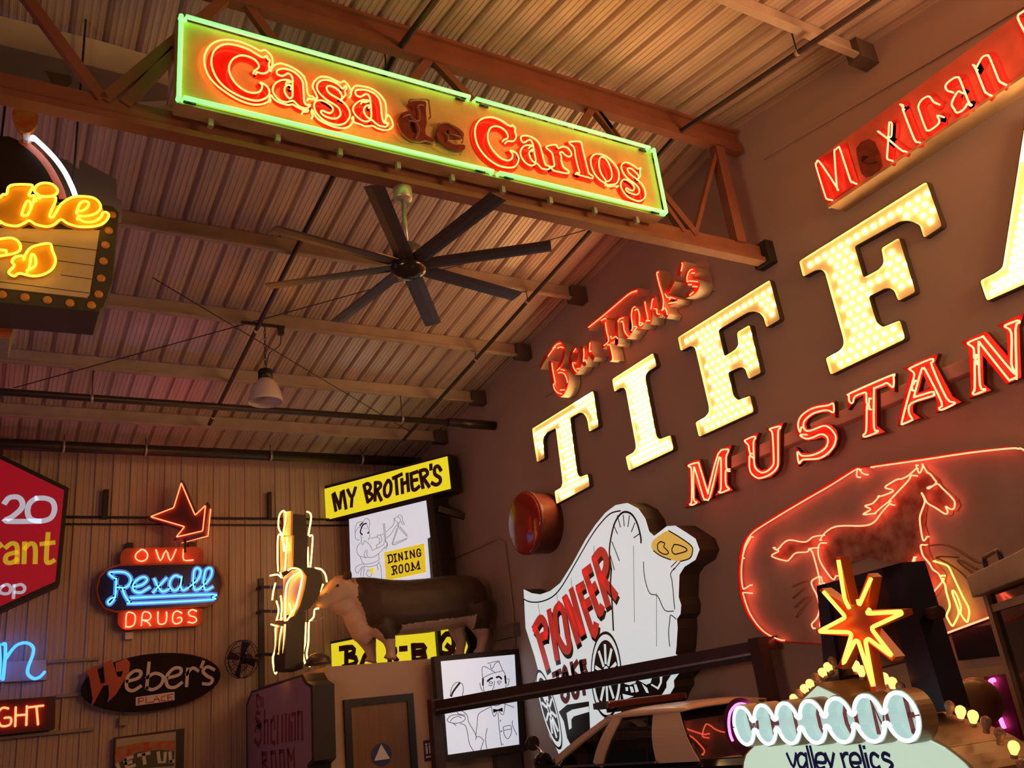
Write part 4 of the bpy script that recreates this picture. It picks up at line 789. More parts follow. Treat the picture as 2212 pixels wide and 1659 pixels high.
r = tag(MB().box((XW - .55, 13.64, 0), (XW - .08, 13.79, 2.62)).build('equipment_cabinet', mat('dim_grey_cabinet', (.10, .085, .085), .5)), 'tall dim grey cabinet between the waiter panel and the wagon sign', 'cabinet')
q = onY((1143, 1417), 13.63); tag(MB().lathe((q.x, 13.64, q.z), [(.014, 0), (.012, .014)], (0, -1, 0), 10).build('indicator_light', glow('blue_led', (.05, .05, 1), 5)), 'tiny blue indicator light on the tall grey cabinet', 'light')
# conduits and boxes on the right wall
m = MB(); m.tube([tuple(onX(p, XW - .03)) for p in ((948, 1222), (1075, 1163), (1090, 1172), (1108, 1320), (1112, 1400))], .018, 6); tag(m.build('wall_conduit', M['wall']), 'bent conduit on the right wall behind the cow statue', 'conduit')
p = [onX(q, XW) for q in ((1078, 1385), (1122, 1345))]
tag(MB().box((XW - .14, p[1].y, p[0].z), (XW - .001, p[0].y, p[1].z)).build('breaker_box', mat('grey_box', (.22, .18, .16), .5)), 'grey breaker box on the right wall beside the cow statue', 'box')
# ================================================================ glowing neon figure seen edge on
crop('n', 540, 1090, 4.366)
pe = Plane((0, 13.95, 0), (1, 0, 0)); r = empty('neon_figure_sign', (4.35, 14.3, 2.6), 'tall dark two sided figure sign edged in warm white neon left of the cow statue', 'sign')
M['figbox'] = mat('figure_dark_metal', (.028, .022, .018), .4, .3, .2, 8); M['warmneon'] = glow('warm_white_neon', (1, .36, .05), 15, (1, .8, .6))
def seg(s, d0=0.0, d1=.8, name='cabinet'): return plate(pe, s, 0, -d1, d0, M['figbox'], r, name)
seg('n 385,70 545,85 557,292 375,292', -.1, .55, 'hat_cabinet'); seg('n 392,292 556,292 545,598 380,598', -.05, .65, 'head_cabinet')
seg('n 485,598 610,598 665,635 690,720 655,850 570,975 430,1045 495,850 512,690', 0, .85, 'torso_cabinet'); seg('n 352,1040 535,1000 522,1300 510,1545 338,1545', -.05, .65, 'leg_cabinet')
xl = onY((627, 1150), 13.95).x
pl_ = Plane((xl - .06, 0, 0), (0, -1, 0))
M['figface'] = mat('amber_painted_face', (.75, .48, .22), .4)
for s, w_ in (('n 300,70 378,60 372,292 312,292', 0), ('n 270,310 388,290 378,600 275,640', 0), ('n 250,1150 350,1150 336,1450 250,1560', 0)):
    q = L(pl_, s); MB().prism(pl_, q, -.05, -.02).build('side_face', M['figface'], r)
MB().prism(pl_, L(pl_, 'n 300,690 380,620 460,612 505,680 490,790 440,960 400,1050 300,1100'), -.05, -.02).build('side_face', M['figface'], r)
def fig(paths, pl, rad=.013): neon(pl, paths, .03, rad, M['warmneon'], r, sm=4, seg=6, tip=False)
fig(['n 310,290 270,220 275,110 310,60 340,90 330,180 310,300 320,440', 'n 330,440 300,300 265,300 260,500 265,630', 'n 350,310 340,460 330,620', 'n 360,620 400,600 460,610 490,660 480,760 440,930 410,1010', 'n 460,640 380,700 340,800 330,1100',
     'n 240,740 220,820 210,900', 'n 250,910 270,1000 250,1090', 'n 300,1150 280,1300 280,1500', 'n 240,1160 240,1350 215,1450 230,1570 250,1580 270,1400', 'n 330,1130 310,1500', 'n 285,640 300,690 260,660 190,670', 'n 290,860 300,960 290,1090', 'n 370,930 390,1020 350,1090', 'n 200,1130 260,1150'], pl_)
pr_ = Plane((0, 14.1, 0), (1, 0, 0))
fig(['n 535,65 570,85 575,140 550,290', 'n 560,300 590,300 580,480 570,590', 'n 545,400 550,590', 'n 610,600 670,610 710,660 725,730', 'n 690,750 660,820', 'n 650,980 610,990 600,1060 560,1100', 'n 525,1110 520,1300 500,1400 520,1500', 'n 555,1110 550,1300 535,1420 565,1530'], pr_)
MB().tube(cr([pl_.P(a, b) for a, b in L(pl_, 'n 205,700 185,860 200,1000 180,1130 200,1170')], 4), .006, 5).build('loose_cable', M['dull'], r)
MB().tube(cr([pr_.P(a, b) for a, b in L(pr_, 'n 680,1000 700,1050 640,1100 570,1090')], 4), .006, 5).build('loose_cable', M['dull'], r)
# bracket post and fan
PY = YB - .3; pp = [onY(q, PY) for q in ((563, 1250), (566, 1470))]
r = empty('bracket_post', (pp[1].x, PY, 0), 'dark steel post with side arms left of the glowing neon figure', 'post')
MB().box((pp[0].x - .05, PY - .05, 0), (pp[0].x + .05, PY + .05, pp[0].z)).build('post', M['dark'], r)
for yy in (1268, 1320, 1413):
    a = onY((563, yy), PY); e_ = pe.P(pe.uv((640, yy))[0], 0, -.6); MB().bar(a, (e_.x - .02, e_.y, onY((640, yy), e_.y).z), .05, .05).build('arm', M['dark'], r)
    MB().bar(a, (a.x, YB - .04, a.z), .05, .05).build('wall_arm', M['dark'], r)
wf = onY((519, 1424), YB - .55)
r = empty('wall_fan', wf, 'dark caged fan fixed to the steel post near the oval sign', 'fan')
ax = Vector((-.75, -.62, -.05)).normalized(); s1 = ax.orthogonal().normalized(); s2 = ax.cross(s1)
def ringpts(rad, off, n=28): return [wf + ax * off + (s1 * math.cos(t) + s2 * math.sin(t)) * rad for t in [i * 2 * math.pi / n for i in range(n)]]
m = MB()
for rad, off in ((.33, 0), (.33, -.09), (.22, .045), (.11, .065)): m.tube(ringpts(rad, off), .007, 5, True)
for i in range(26):
    t = i * 2 * math.pi / 26; d = s1 * math.cos(t) + s2 * math.sin(t)
    m.tube([wf + ax * .07 + d * .05, wf + ax * .045 + d * .2, wf + d * .33, wf - ax * .09 + d * .33, wf - ax * .13 + d * .12], .003, 4)
m.build('cage', M['dark'], r)
for k in range(4):
    t = k * math.pi / 2 + .3; d = s1 * math.cos(t) + s2 * math.sin(t); e = ax.cross(d); m = MB(); b = len(m.v)
    for sg in (0, 1):
        for q in (d * .05 - e * .03, d * .30 - e * .08, d * .31 + e * .07, d * .05 + e * .03): m.v.append(wf - ax * (.03 + .006 * sg) + q + ax * (q.dot(e) * .3))
    for f in ((3, 2, 1, 0), (4, 5, 6, 7), (0, 1, 5, 4), (1, 2, 6, 5), (2, 3, 7, 6), (3, 0, 4, 7)): m.face([b + i for i in f])
    m.build('blade', M['dark'], r)
MB().lathe(wf - ax * .26, [(.05, 0), (.09, .02), (.09, .16), (.05, .2)], ax, 16).build('motor', M['dark'], r)
MB().bar(wf - ax * .24, (pp[0].x, PY, wf.z - .05), .05, .05).build('fan_arm', M['dark'], r)
q = onY((640, 1452), 13.9)
tag(MB().lathe((4.47, 13.55, 2.60), [(.20, 0), (.20, .03), (.17, .10), (.11, .16), (.02, .185)], UP, 20).build('metal_dome', mat('dull_dome', (.12, .09, .08), .35, .5)), 'dull metal dome lying below the glowing neon figure', 'dome')
# ================================================================ wagon shaped lit sign on the right wall
crop('f', 1080, 1040, 4.608); crop('g', 1110, 1360, 5.549)
FWD = .35; r = empty('wagon_sign', (XW, 10.4, 1.0), 'big lit white sign shaped like a covered wagon with red slanted letters', 'sign')
out = 'f 235,1075 310,1112 400,1125 500,1090 600,1010 720,820 850,580 950,430 1050,310 1150,235 1260,215 1370,270 1440,370 1480,500 1530,545 1590,500 1660,445 1740,440 1850,510 1940,570 1980,680 1940,780 1830,850 1780,930 1772,1150 1797,1230 1790,1320 1755,1370 1762,1460 1755,1560 1750,1650 g 1930,290 1970,325 1985,510 1910,610 1915,690 1860,780 1835,860 1760,960 1600,1200 1300,1450 1050,1560 760,1530 600,1640 500,1400 430,1285 290,800 262,620 290,485 250,330 140,-20'
po = L(wallp, out, FWD); n_ = len(po)
MB().prism(wallp, po, 0, FWD - .012).build('cabinet', mat('wagon_return', (.055, .04, .03), .5), r)
M['wagonwhite'] = glow('back_lit_cool_white', (.80, .92, .95), .60, (.8, .8, .8), .25)
fo = MB().prism(wallp, po, FWD - .012, FWD).build('white_face', M['wagonwhite'], r)
M['sblack'] = mat('gloss_black_vinyl', (.012, .010, .010), .25)
W1 = FWD; sb = M['sblack']
paint(wallp, ['f 235,1170 300,1198 400,1198 520,1150 620,1040 760,800 900,560 1000,420 1100,320 1200,292', 'f 235,1170 238,1240'], W1, .02, sb, fo, 'outline', 4)
paint(wallp, ['f 1110,880 1090,700 1110,540 1150,400 1220,310 1300,318 1360,400 1400,540 1405,610', 'f 1110,870 1100,1050 1115,1180 1130,1480'], W1, .03, sb, fo, 'arch_outline', 4)
paint(wallp, ['f 1170,340 1200,455', 'f 1228,335 1238,445', 'f 1290,340 1275,450', 'f 1345,410 1310,500', 'f 1390,520 1335,560', 'f 1130,430 1170,520', 'f 1115,600 1190,790', 'f 1100,740 1140,880'], W1, .014, sb, fo, 'ruffle_line', 3)
M['seam'] = mat('face_seam', (.35, .36, .36), .5)
paint(wallp, ['f 380,1215 400,1330', 'f 565,1120 575,1200', 'f 710,960 715,1050', 'f 938,640 940,720', 'f 1330,640 1340,1400', 'f 1560,1110 1560,1640'], W1, .006, M['seam'], fo, 'face_seam', 0)
paint(wallp, ['f 1755,1370 1700,1330 1690,1400 1680,1500 1690,1640', 'f 1430,800 1440,950 1490,1110 1570,1140 1640,1280 1730,1290', 'f 1740,1270 1715,1000 1700,920 1740,860'], W1, .012, sb, fo, 'outline', 4)
# golden drumstick at the upper right
o = plate(wallp, 'f 1510,640 1530,585 1600,530 1680,492 1790,555 1905,640 1915,700 1890,765 1800,795 1700,780 1600,735 1530,690', W1, W1, W1 + .006, glow('back_lit_gold_meat', (.85, .55, .10), .55, (.8, .55, .15)), r, 'gold_drumstick', sm=3)
paint(wallp, ['f 1680,490 1790,555 1905,640 1918,700 1890,765 1800,795', 'f 1700,780 1600,740 1530,690', 'f 1600,598 1570,630 1580,690 1640,725 1680,710 1650,670 1632,650 1640,615 1600,598', 'f 1735,628 1712,680 1735,722 1790,715 1860,690 1845,660 1780,632 1735,628'], W1 + .006, .016, sb, o, 'outline', 4)
paint(wallp, ['f 1780,775 1705,850', 'f 1795,800 1730,880'], W1, .012, sb, o, 'bone_line', 0)
# red lettering with black drop shadow
M['signred'] = glow('back_lit_red', (.85, .06, .045), .30, (.7, .06, .05), .3)
PI_ = [['f 345,1465 g 290,70 400,450', 'f 340,1465 405,1365 455,1430 455,1540 g 395,60 340,85'], ['f 490,1295 g 515,340'], ['f 590,1235 550,1300 560,1450 g 520,70 600,225 650,240 665,180 640,60 f 655,1430 630,1290 590,1235'],
       ['f 645,1160 f 775,1590', 'f 660,1170 810,1505', 'f 712,1085 825,1505'], ['f 782,1070 925,1505 957,1430', 'f 775,1070 830,1035', 'f 840,1230 890,1195'], ['f 845,905 978,1285 1015,1255', 'f 840,910 900,865', 'f 905,1090 950,1040'], ['f 942,775 1070,1220', 'f 940,770 1005,695 1055,760 1050,880 1010,960', 'f 1010,955 1150,1135']]
for st in PI_:
    m = MB()
    for s in st: m.ribbon(wallp, cr(L(wallp, s, W1), 4), .135, W1, W1 + .003)
    sh = MB(); du = 9; 
    for s in st:
        pts = [(x + 3, y + 9) for x, y in T(s)]; sh.ribbon(wallp, cr([wallp.uv(p, W1) for p in pts], 4), .135, W1, W1 + .002)
    o = m.build('red_letter', M['signred'], r); sh.build('letter_shadow', sb, o)
TO = [['g 470,545 560,500', 'g 520,520 530,610'], ['g 585,600 610,450 655,590', 'g 600,550 640,540'], ['g 690,405 720,590', 'g 760,390 705,490 775,570'], ['g 800,395 830,560', 'g 800,395 860,385', 'g 810,465 860,450', 'g 830,545 880,520'], ['g 590,720 575,800 620,855 655,800 640,700'], ['g 690,690 725,800 765,785 770,680'], ['g 830,660 845,770', 'g 800,675 860,655']]
for st in TO:
    m = MB()
    for s in st: m.ribbon(wallp, cr(L(wallp, s, W1), 4), .085, W1, W1 + .003)
    o = m.build('red_letter', mat('sign_dark_red', (.42, .04, .04), .35), r)
# wheels and undercarriage
def wheel(cx_, cy_, rx, ry, tilt, s_, label):
    def e(k, t): 
        x = rx * k * math.cos(t); y = ry * k * math.sin(t); return (cx_ + x + tilt * y, cy_ + y)
    def ring(k): return [wallp.uv((CR['g'][0] + a / CR['g'][2], CR['g'][1] + b / CR['g'][2]), W1) for a, b in [e(k, i * 2 * math.pi / 40) for i in range(40)]]
    o = MB().prism(wallp, ring(1.0), W1, W1 + .004).build('wheel', sb, r)
    MB().prism(wallp, ring(.93), W1 + .004, W1 + .006, [ring(.80)]).build('white_rim', M['wagonwhite'], o)
    m = MB()
    for k in range(10):
        t = k * 2 * math.pi / 10 + .25; a = [e(q, t) for q in (.27, .68)]
        m.ribbon(wallp, [wallp.uv((CR['g'][0] + x / CR['g'][2], CR['g'][1] + y / CR['g'][2]), W1) for x, y in a], s_, W1 + .004, W1 + .006)
    m.build('white_spokes', M['wagonwhite'], o)
    MB().prism(wallp, ring(.20), W1 + .004, W1 + .006, [ring(.09)]).build('white_hub', M['wagonwhite'], o)
wheel(1110, 540, 185, 520, .02, .05, ''); wheel(425, 960, 95, 480, .26, .045, '')
plate(wallp, 'g 540,985 640,900 900,860 930,1560 760,1530 640,1300 600,1100', W1, W1, W1 + .003, sb, r, 'undercarriage')
plate(wallp, 'g 635,1000 700,960 900,920 905,985 720,1040 690,1080 695,1180 665,1200', W1, W1 + .003, W1 + .005, M['wagonwhite'], r, 'undercarriage_rail')
plate(wallp, 'g 1300,470 1700,380 1860,345 1900,520 1830,630 1830,690 1770,790 1600,1000 1300,1200 1280,800', W1, W1, W1 + .003, sb, r, 'undercarriage')
for s in ('g 1320,610 1470,585 1460,640 1390,665 1330,650', 'g 1480,600 1665,555 1640,640 1590,660', 'g 1340,690 1370,690 1372,735 1345,735', 'g 1390,680 1425,685 1445,750 1410,755', 'g 1440,655 1470,655 1500,740 1465,755', 'g 1305,770 1440,800 1320,840', 'g 1535,645 1600,700 1620,760 1590,755', 'g 1750,545 1785,540 1775,640 1735,720 1645,665 1655,650 1725,690 1755,630', 'g 1420,900 1580,850 1590,880 1440,930'):
    plate(wallp, s, W1, W1 + .003, W1 + .005, M['wagonwhite'], r, 'white_shape')
# ================================================================ round red drum sign
c1 = onX((1129, 1130), 7.52); rr = .52
r = empty('round_sign', (XW, c1.y, c1.z - rr), 'round glossy red drum sign left of the bulb letter T', 'sign')
MB().lathe((XW, c1.y, c1.z), [(rr * .96, 0), (rr * .96, .36), (rr * 1.0, .37), (rr * 1.0, .44)], (-1, 0, 0), 48).build('drum', mat('dark_red_drum', (.16, .035, .025), .4), r)
MB().lathe((XW - .44, c1.y, c1.z), [(rr * .98, 0), (rr * .97, .02), (rr * .9, .035), (.01, .04)], (-1, 0, 0), 48).build('domed_face', mat('glossy_red_face', (.36, .03, .02), .12), r)
# ================================================================ marquee sign at the upper left
crop('t', 0, 210, 6.143); crop('i', 0, 400, 4.2536); crop('u', 0, 0, 5.53)
pt = Plane((0, 7.2, 0), (1, 0, 0)); r = empty('marquee_sign', (-.3, 7.4, 5.0), 'marquee sign with yellow neon script over a dark disc at the upper left', 'sign')
M['olive'] = mat('dark_olive_border', (.065, .06, .035), .45, 0, .1, 5)
fr = L(pt, 'i -900,60 940,178 1040,190 1095,250 1040,900 962,1125 915,1165 0,1080 -900,1000')
MB().prism(pt, fr, -.49, 0).build('cabinet', M['olive'], r, .01)
plate(pt, 'i -900,380 915,420 822,1010 800,1040 0,950 -900,870', .0, 0, .012, mat('cream_board', (.62, .50, .26), .4), r, 'cream_board')
paint(pt, ['i 0,495 905,600', 'i 500,690 880,742', 'i 560,825 850,865', 'i -300,850 820,992'], .012, .004, M['dark'], r, 'board_seam', 0)
for s in ('1030,270', '1000,415', '970,547', '952,695', '930,853', '908,1000', '842,1100', '645,1080', '437,1052', '230,1028', '20,1002'):
    a, b = L(pt, 'i ' + s, .01)[0]; MB().lathe(pt.P(a, b, 0), [(.036, 0), (.033, .012), (.012, .018)], pt.n, 14).build('amber_disc', mat('amber_disc', (.62, .28, .07), .4) if s == '1030,270' else bpy.data.materials['amber_disc'], r)
o = plate(pt, 't -900,1330 -700,900 -400,600 -100,500 120,500 280,570 400,660 520,770 640,920 740,1080 820,1230 850,1330', 0, -.2, -.02, mat('dark_brown_disc', (.018, .010, .006), .25), r, 'disc_panel')
paint(pt, ['t 300,590 400,665 520,775 640,925 735,1090 800,1230 830,1330'], -.02, .06, M['plum'], o, 'orange_band', 4)
o = plate(pt, 't 160,200 230,125 330,112 430,160 505,240 505,320 470,410 380,490 300,470 240,430 195,330', .04, .0, .06, mat('glazed_orange_red', (.50, .09, .02), .25, 0, .4, 14, 0, .5, (.62, .28, .06)), r, 'painted_ham', sm=3)
plate(pt, 't 300,440 380,480 420,560 370,610 310,580', .0, -.1, .03, M['white'], r, 'ham_bone')
neon(pt, ['t 440,530 600,680 740,830 860,1000 950,1180 1000,1310'], .06, .021, glow('white_neon', (.72, .82, 1), 5, (.9, .9, 1)), r, 'arc_tube', sm=5)
M['yneon'] = glow('yellow_neon', (1, .55, .03), 2.6, (1, .8, .3)); M['amberplate'] = mat('amber_plate', (.85, .42, .03), .35)
TI = ['t -60,1330 0,1330 40,1290 90,1280 140,1170 390,1160 430,1190 385,1290 410,1310 460,1320 380,1540 330,1570 290,1550 350,1390 400,1390 410,1440', 't 530,1310 460,1250 480,1180 560,1140 680,1150 760,1220 740,1290 640,1320 530,1310', 't 480,1350 510,1330 740,1330 660,1560 700,1590 760,1500 820,1410 950,1330 1100,1315 1250,1340 1330,1420 1320,1500 1230,1560 1100,1580 1040,1570',
      't 1020,1510 1060,1410 1130,1380 1180,1410 1150,1470 1080,1510 1030,1500', 'i 715,295 770,335 860,335 925,295 945,255 980,250 1000,285 950,350 850,380 720,380 620,350 560,315 500,360 430,380 330,360 270,325 220,350 150,375 50,360 0,330']
o = plate(pt, 't -60,1340 0,1335 90,1285 140,1180 390,1170 430,1200 400,1300 470,1290 460,1240 490,1180 560,1150 680,1160 755,1220 745,1320 740,1440 830,1405 950,1335 1100,1320 1250,1345 1330,1420 1390,1520 1440,1560 i 950,350 850,380 720,380 620,350 560,315 500,360 430,380 330,360 270,325 220,350 150,375 50,360 -10,330', .08, .012, .075, M['amberplate'], r, 'upper_letters')
neon(pt, TI, .11, .0105, M['yneon'], o, sm=4)
SS = ['i -30,500 100,485 170,520 190,580 150,620 60,640 -30,655', 'i -20,590 60,600', 'i 225,650 290,570 450,535 480,600 510,690 480,770 400,820 300,835 180,810 130,835 80,800 130,740 110,700 140,660 200,650 220,665', 'i 250,780 300,760 330,720 320,650 290,640 270,750']
o = plate(pt, 'i 225,655 290,575 450,540 480,600 510,690 480,770 400,820 300,835 180,810 130,838 78,805 128,740 110,700 140,660', .08, .012, .075, M['amberplate'], r, 'lower_letters')
MB().prism(pt, L(pt, 'i -60,495 100,490 170,520 190,580 150,620 60,640 -60,660', .08), .012, .075).build('lower_letters', M['amberplate'], r)
neon(pt, SS, .11, .0105, M['yneon'], o, sm=4)
for x in (-1.0, .35): MB().tube([(x, 7.45, 6.0 if x > 0 else 6.2), (x, 7.45, deckz(7.45))], .01, 6).build('hanging_rod', M['dark'], r)
p8 = Plane((0, 8.1, 0), (1, 0, 0))
tag(plate(p8, 't 560,760 700,800 800,805 900,840 1050,960 1060,830 1545,1090 1555,1340 1620,1380 1620,1620 1400,1640 600,1400', 0, -.06, 0, mat('bare_grey_panel', (.34, .29, .25), .6), None, 'grey_panel'), 'bare grey jagged panel behind the white neon arc', 'panel')
r = empty('box_sign', (-.3, 8.0, 4.2), 'orange faced box sign hanging below the marquee sign at the left edge', 'sign')
p9 = Plane((0, 7.78, 0), (1, 0, 0))
plate(p9, 'i -500,1075 182,1128 88,1412 -500,1370', 0, -.45, 0, M['dull'], r, 'cabinet'); plate(p9, 'i -500,1080 178,1132 85,1408 -500,1366', 0, 0, .008, mat('orange_face', (.48, .13, .05), .4), r, 'orange_face')
MB().tube([(-.25, 8.1, 5.0), (-.25, 8.1, deckz(8.1))], .012, 6).build('hanging_rod', M['dark'], r)
pu = Plane((0, 7.55, 0), (1, 0, 0)); r = empty('sign_backboard', (-.1, 7.6, 6.8), 'large cream and grey panel lying behind the red truss at the upper left', 'panel')
plate(pu, 'u -700,200 0,205 280,270 690,385 830,410 1160,490 1820,680 2000,740 2010,1020 1780,960 1580,910 900,745 0,535 -700,400', 0, -.10, .015, M['cream'], r, 'cream_band')
plate(pu, 'u -700,400 0,535 900,745 1580,910 1780,960 2010,1030 2000,1200 1300,1240 960,1150 640,1060 0,920 -700,800', 0, -.08, 0, mat('grey_back', (.30, .25, .24), .6), r, 'grey_band')
plate(pu, 'u 540,850 840,910 860,960 850,1010 780,1050 640,1040', .0, 0, .006, mat('olive_shape', (.16, .11, .06), .6), r, 'olive_shape')
# ================================================================ brown and white cow statue on the block
pcow = Plane((0, 14.25, 0), (1, 0, 0)); S_ = (onY((1000, 1300), 14.25) - onY((900, 1300), 14.25)).x / 100 / 5.267
def cw(x, y): return pcow.uv((660 + x / 5.267, 1220 + y / 5.267))
m = MB(); hd = Vector((0, 1, 0))
def ell(stations):
    """loft of superellipse sections given by (x, top, bottom, half width)"""
    N = 18; b0_ = len(m.v)
    for x, t, bt_, hw in stations:
        a1, z1 = cw(x, t); a2, z2 = cw(x, bt_); ca, cz = (a1 + a2) / 2, (z1 + z2) / 2; hh = abs(z1 - z2) / 2
        for k in range(N):
            th = 2 * math.pi * k / N; c, s = math.cos(th), math.sin(th); e_ = .8
            m.v.append(pcow.P(ca, cz + hh * math.copysign(abs(s) ** e_, s), hw * S_ * math.copysign(abs(c) ** e_, c)))
    n = len(stations)
    for i in range(n - 1):
        for k in range(N): m.face([b0_ + i * N + k, b0_ + i * N + (k + 1) % N, b0_ + (i + 1) * N + (k + 1) % N, b0_ + (i + 1) * N + k])
    m.face([b0_ + k for k in range(N)][::-1]); m.face([b0_ + (n - 1) * N + k for k in range(N)])
def limb(pts):
    """chain of (x, y, radius, depth offset) with round sections"""
    N = 12; b0_ = len(m.v); P = [(pcow.P(*cw(x, y), d * S_), q * S_) for x, y, q, d in pts]
    for i, (p, q) in enumerate(P):
        a = P[max(i - 1, 0)][0]; c = P[min(i + 1, len(P) - 1)][0]; t = (c - a).normalized(); s = t.cross(hd).normalized(); u = s.cross(t)
        for k in range(N): th = 2 * math.pi * k / N; m.v.append(p + (s * math.cos(th) + u * math.sin(th)) * q)
    for i in range(len(P) - 1):
        for k in range(N): m.face([b0_ + i * N + k, b0_ + i * N + (k + 1) % N, b0_ + (i + 1) * N + (k + 1) % N, b0_ + (i + 1) * N + k])
    m.face([b0_ + k for k in range(N)][::-1]); m.face([b0_ + (len(P) - 1) * N + k for k in range(N)])
ell([(480, 180, 470, 90), (560, 150, 600, 140), (640, 146, 720, 200), (760, 152, 800, 250), (950, 178, 810, 280), (1150, 182, 795, 295), (1400, 160, 770, 300), (1600, 132, 735, 285), (1800, 122, 690, 255), (1920, 150, 640, 215), (2000, 230, 570, 150), (2035, 330, 480, 70)])
limb([(640, 400, 190, 0), (540, 330, 160, 0), (450, 290, 140, 20)])
limb([(470, 255, 120, 25), (400, 280, 142, 30), (320, 330, 128, 35), (230, 390, 100, 40), (160, 415, 84, 40), (105, 425, 66, 40), (88, 425, 30, 40)])
limb([(360, 430, 100, 30), (400, 470, 95, 25), (470, 470, 110, 15)])
limb([(520, 480, 115, 0), (580, 640, 115, 0), (650, 770, 115, 0), (735, 835, 95, 0)])
limb([(800, 700, 130, 120), (850, 800, 100, 135), (890, 880, 66, 140), (905, 960, 50, 140), (908, 1050, 46, 140), (905, 1085, 60, 140), (895, 1125, 66, 140)])
limb([(720, 760, 120, -120), (775, 880, 80, -135), (800, 960, 56, -140), (815, 1050, 46, -140), (805, 1090, 58, -140), (795, 1120, 62, -140)])
limb([(1860, 480, 190, 120), (1900, 640, 150, 130), (1925, 760, 90, 135), (1950, 850, 62, 135), (1935, 930, 52, 135), (1925, 1000, 48, 135), (1915, 1030, 62, 135), (1905, 1075, 66, 135)])
limb([(1780, 520, 170, -110), (1800, 690, 120, -125), (1810, 790, 78, -130), (1835, 870, 58, -130), (1825, 960, 48, -130), (1815, 1040, 56, -130), (1805, 1075, 62, -130)])
limb([(2010, 260, 34, 0), (2045, 400, 28, 0), (2045, 560, 26, 0), (2030, 660, 40, 0), (2035, 780, 42, 0), (2035, 860, 30, 0), (2030, 915, 8, 0)])
limb([(455, 190, 26, 100), (425, 160, 42, 150), (405, 120, 40, 175), (395, 95, 10, 185)])
limb([(450, 170, 26, -60), (400, 130, 34, -110), (375, 100, 8, -130)])
tmp = m.build('cow_form', M['white']); md = tmp.modifiers.new('r', 'REMESH'); md.mode = 'VOXEL'; md.voxel_size = .024; md.use_smooth_shade = True
md = tmp.modifiers.new('s', 'SMOOTH'); md.iterations = 7; md.factor = .55
me = bpy.data.meshes.new_from_object(tmp.evaluated_get(bpy.context.evaluated_depsgraph_get()))
off = Vector(tmp.location); bpy.data.objects.remove(tmp)
for v in me.vertices: v.co += off
zmin = min(v.co.z for v in me.vertices); pass
ground = cw(900, 1110)[1]
me.materials.clear(); M['hide'] = mat('dark_brown_hide', (.060, .034, .022), .55, 0, .15, 5); M['whide'] = mat('cream_hide', (.58, .42, .36), .55, 0, .1, 6)
me.materials.append(M['hide']); me.materials.append(M['whide'])
edge = [cw(*q) for q in ((470, 60), (530, 160), (540, 260), (530, 400), (600, 540), (660, 700), (760, 790), (840, 900), (860, 960))]
def white_at(c):
    a, z = c.dot(pcow.u), c.z
    if z < cw(0, 930)[1] + (0.07 if a > cw(1500, 0)[0] else 0): return True
    if a > cw(1985, 0)[0] and z < cw(2030, 640)[1]: return True
    if a < edge[-1][0]:
        for i in range(len(edge) - 1):
            (x0, z0), (x1, z1) = edge[i], edge[i + 1]
            if z1 <= z <= z0: return a < x0 + (x1 - x0) * (z0 - z) / max(z0 - z1, 1e-6)
    if cw(960, 0)[0] < a < cw(1760, 0)[0]:
        t = (a - cw(960, 0)[0]) / (cw(1760, 0)[0] - cw(960, 0)[0]); return z < cw(0, 775 - 65 * t)[1]
    return False
for p in me.polygons:
    c = Vector(p.center); p.material_index = 1 if white_at(c) else 0; p.use_smooth = True
    ea = cw(415, 140)
    if abs(c.dot(pcow.u) - ea[0]) < 45 * S_ and c.z > cw(0, 215)[1] and c.y < 14.25 - 120 * S_: p.material_index = 0
org = Vector((pcow.P(*cw(1200, 900)).x, 14.25, zmin))
for v in me.vertices: v.co = Vector((v.co.x, v.co.y, v.co.z if v.co.z > zmin + .3 else zmin + .3 - (zmin + .3 - v.co.z) * (zmin + .3 - BZ - .004) / .3)) - org
cow = bpy.data.objects.new('cow_statue', me); COL.objects.link(cow); cow.location = org; tag(cow, 'brown cow statue with a white face standing on the restroom block', 'statue')
def cowpart(o): o.parent = cow; o.location = Vector(o.location) - org; return o
for dx in (0,):
    q = pcow.P(*cw(190, 360), 110 * S_); cowpart(MB().lathe(q, [(.004, 0), (.02, .006), (.016, .018), (.003, .024)], (-.3, -1, .1), 10).build('nostril', M['black']))
    q = pcow.P(*cw(300, 270), 168 * S_); cowpart(MB().lathe(q, [(.006, -.01), (.024, 0), (.018, .014), (.004, .02)], (-.25, -1, .1), 12).build('eye', mat('glass_eye', (.01, .008, .006), .05)))
# ================================================================ steel rail frame along the wall
nb = onX((1640, 1395), 7.62); fb = onY((938, 1524), 12.9)
r = empty('rail_frame', (7.0, 10, 0), 'dark square steel rail frame running in front of the wagon sign', 'frame')
M['rail'] = mat('plum_steel', (.075, .045, .048), .35, .3, .1, 5)
MB().bar(fb, nb, .10, .12).build('top_rail', M['rail'], r); dn = Vector((0, 0, -.075))
MB().bar(fb + dn, nb + dn, .07, .03).build('chrome_strip', M['steel'], r)
MB().bar(fb + Vector((0, 0, -.115)), nb + Vector((0, 0, -.115)), .09, .06).build('lower_rail', M['dark'], r)
for p in (fb, nb): MB().box((p.x - .08, p.y - .08, 0), (p.x + .08, p.y + .08, p.z + .09)).build('post', M['rail'], r)
MB().bar(nb, (XW - .12, nb.y, nb.z + .02), .10, .15, UP).build('return_rail', M['rail'], r)
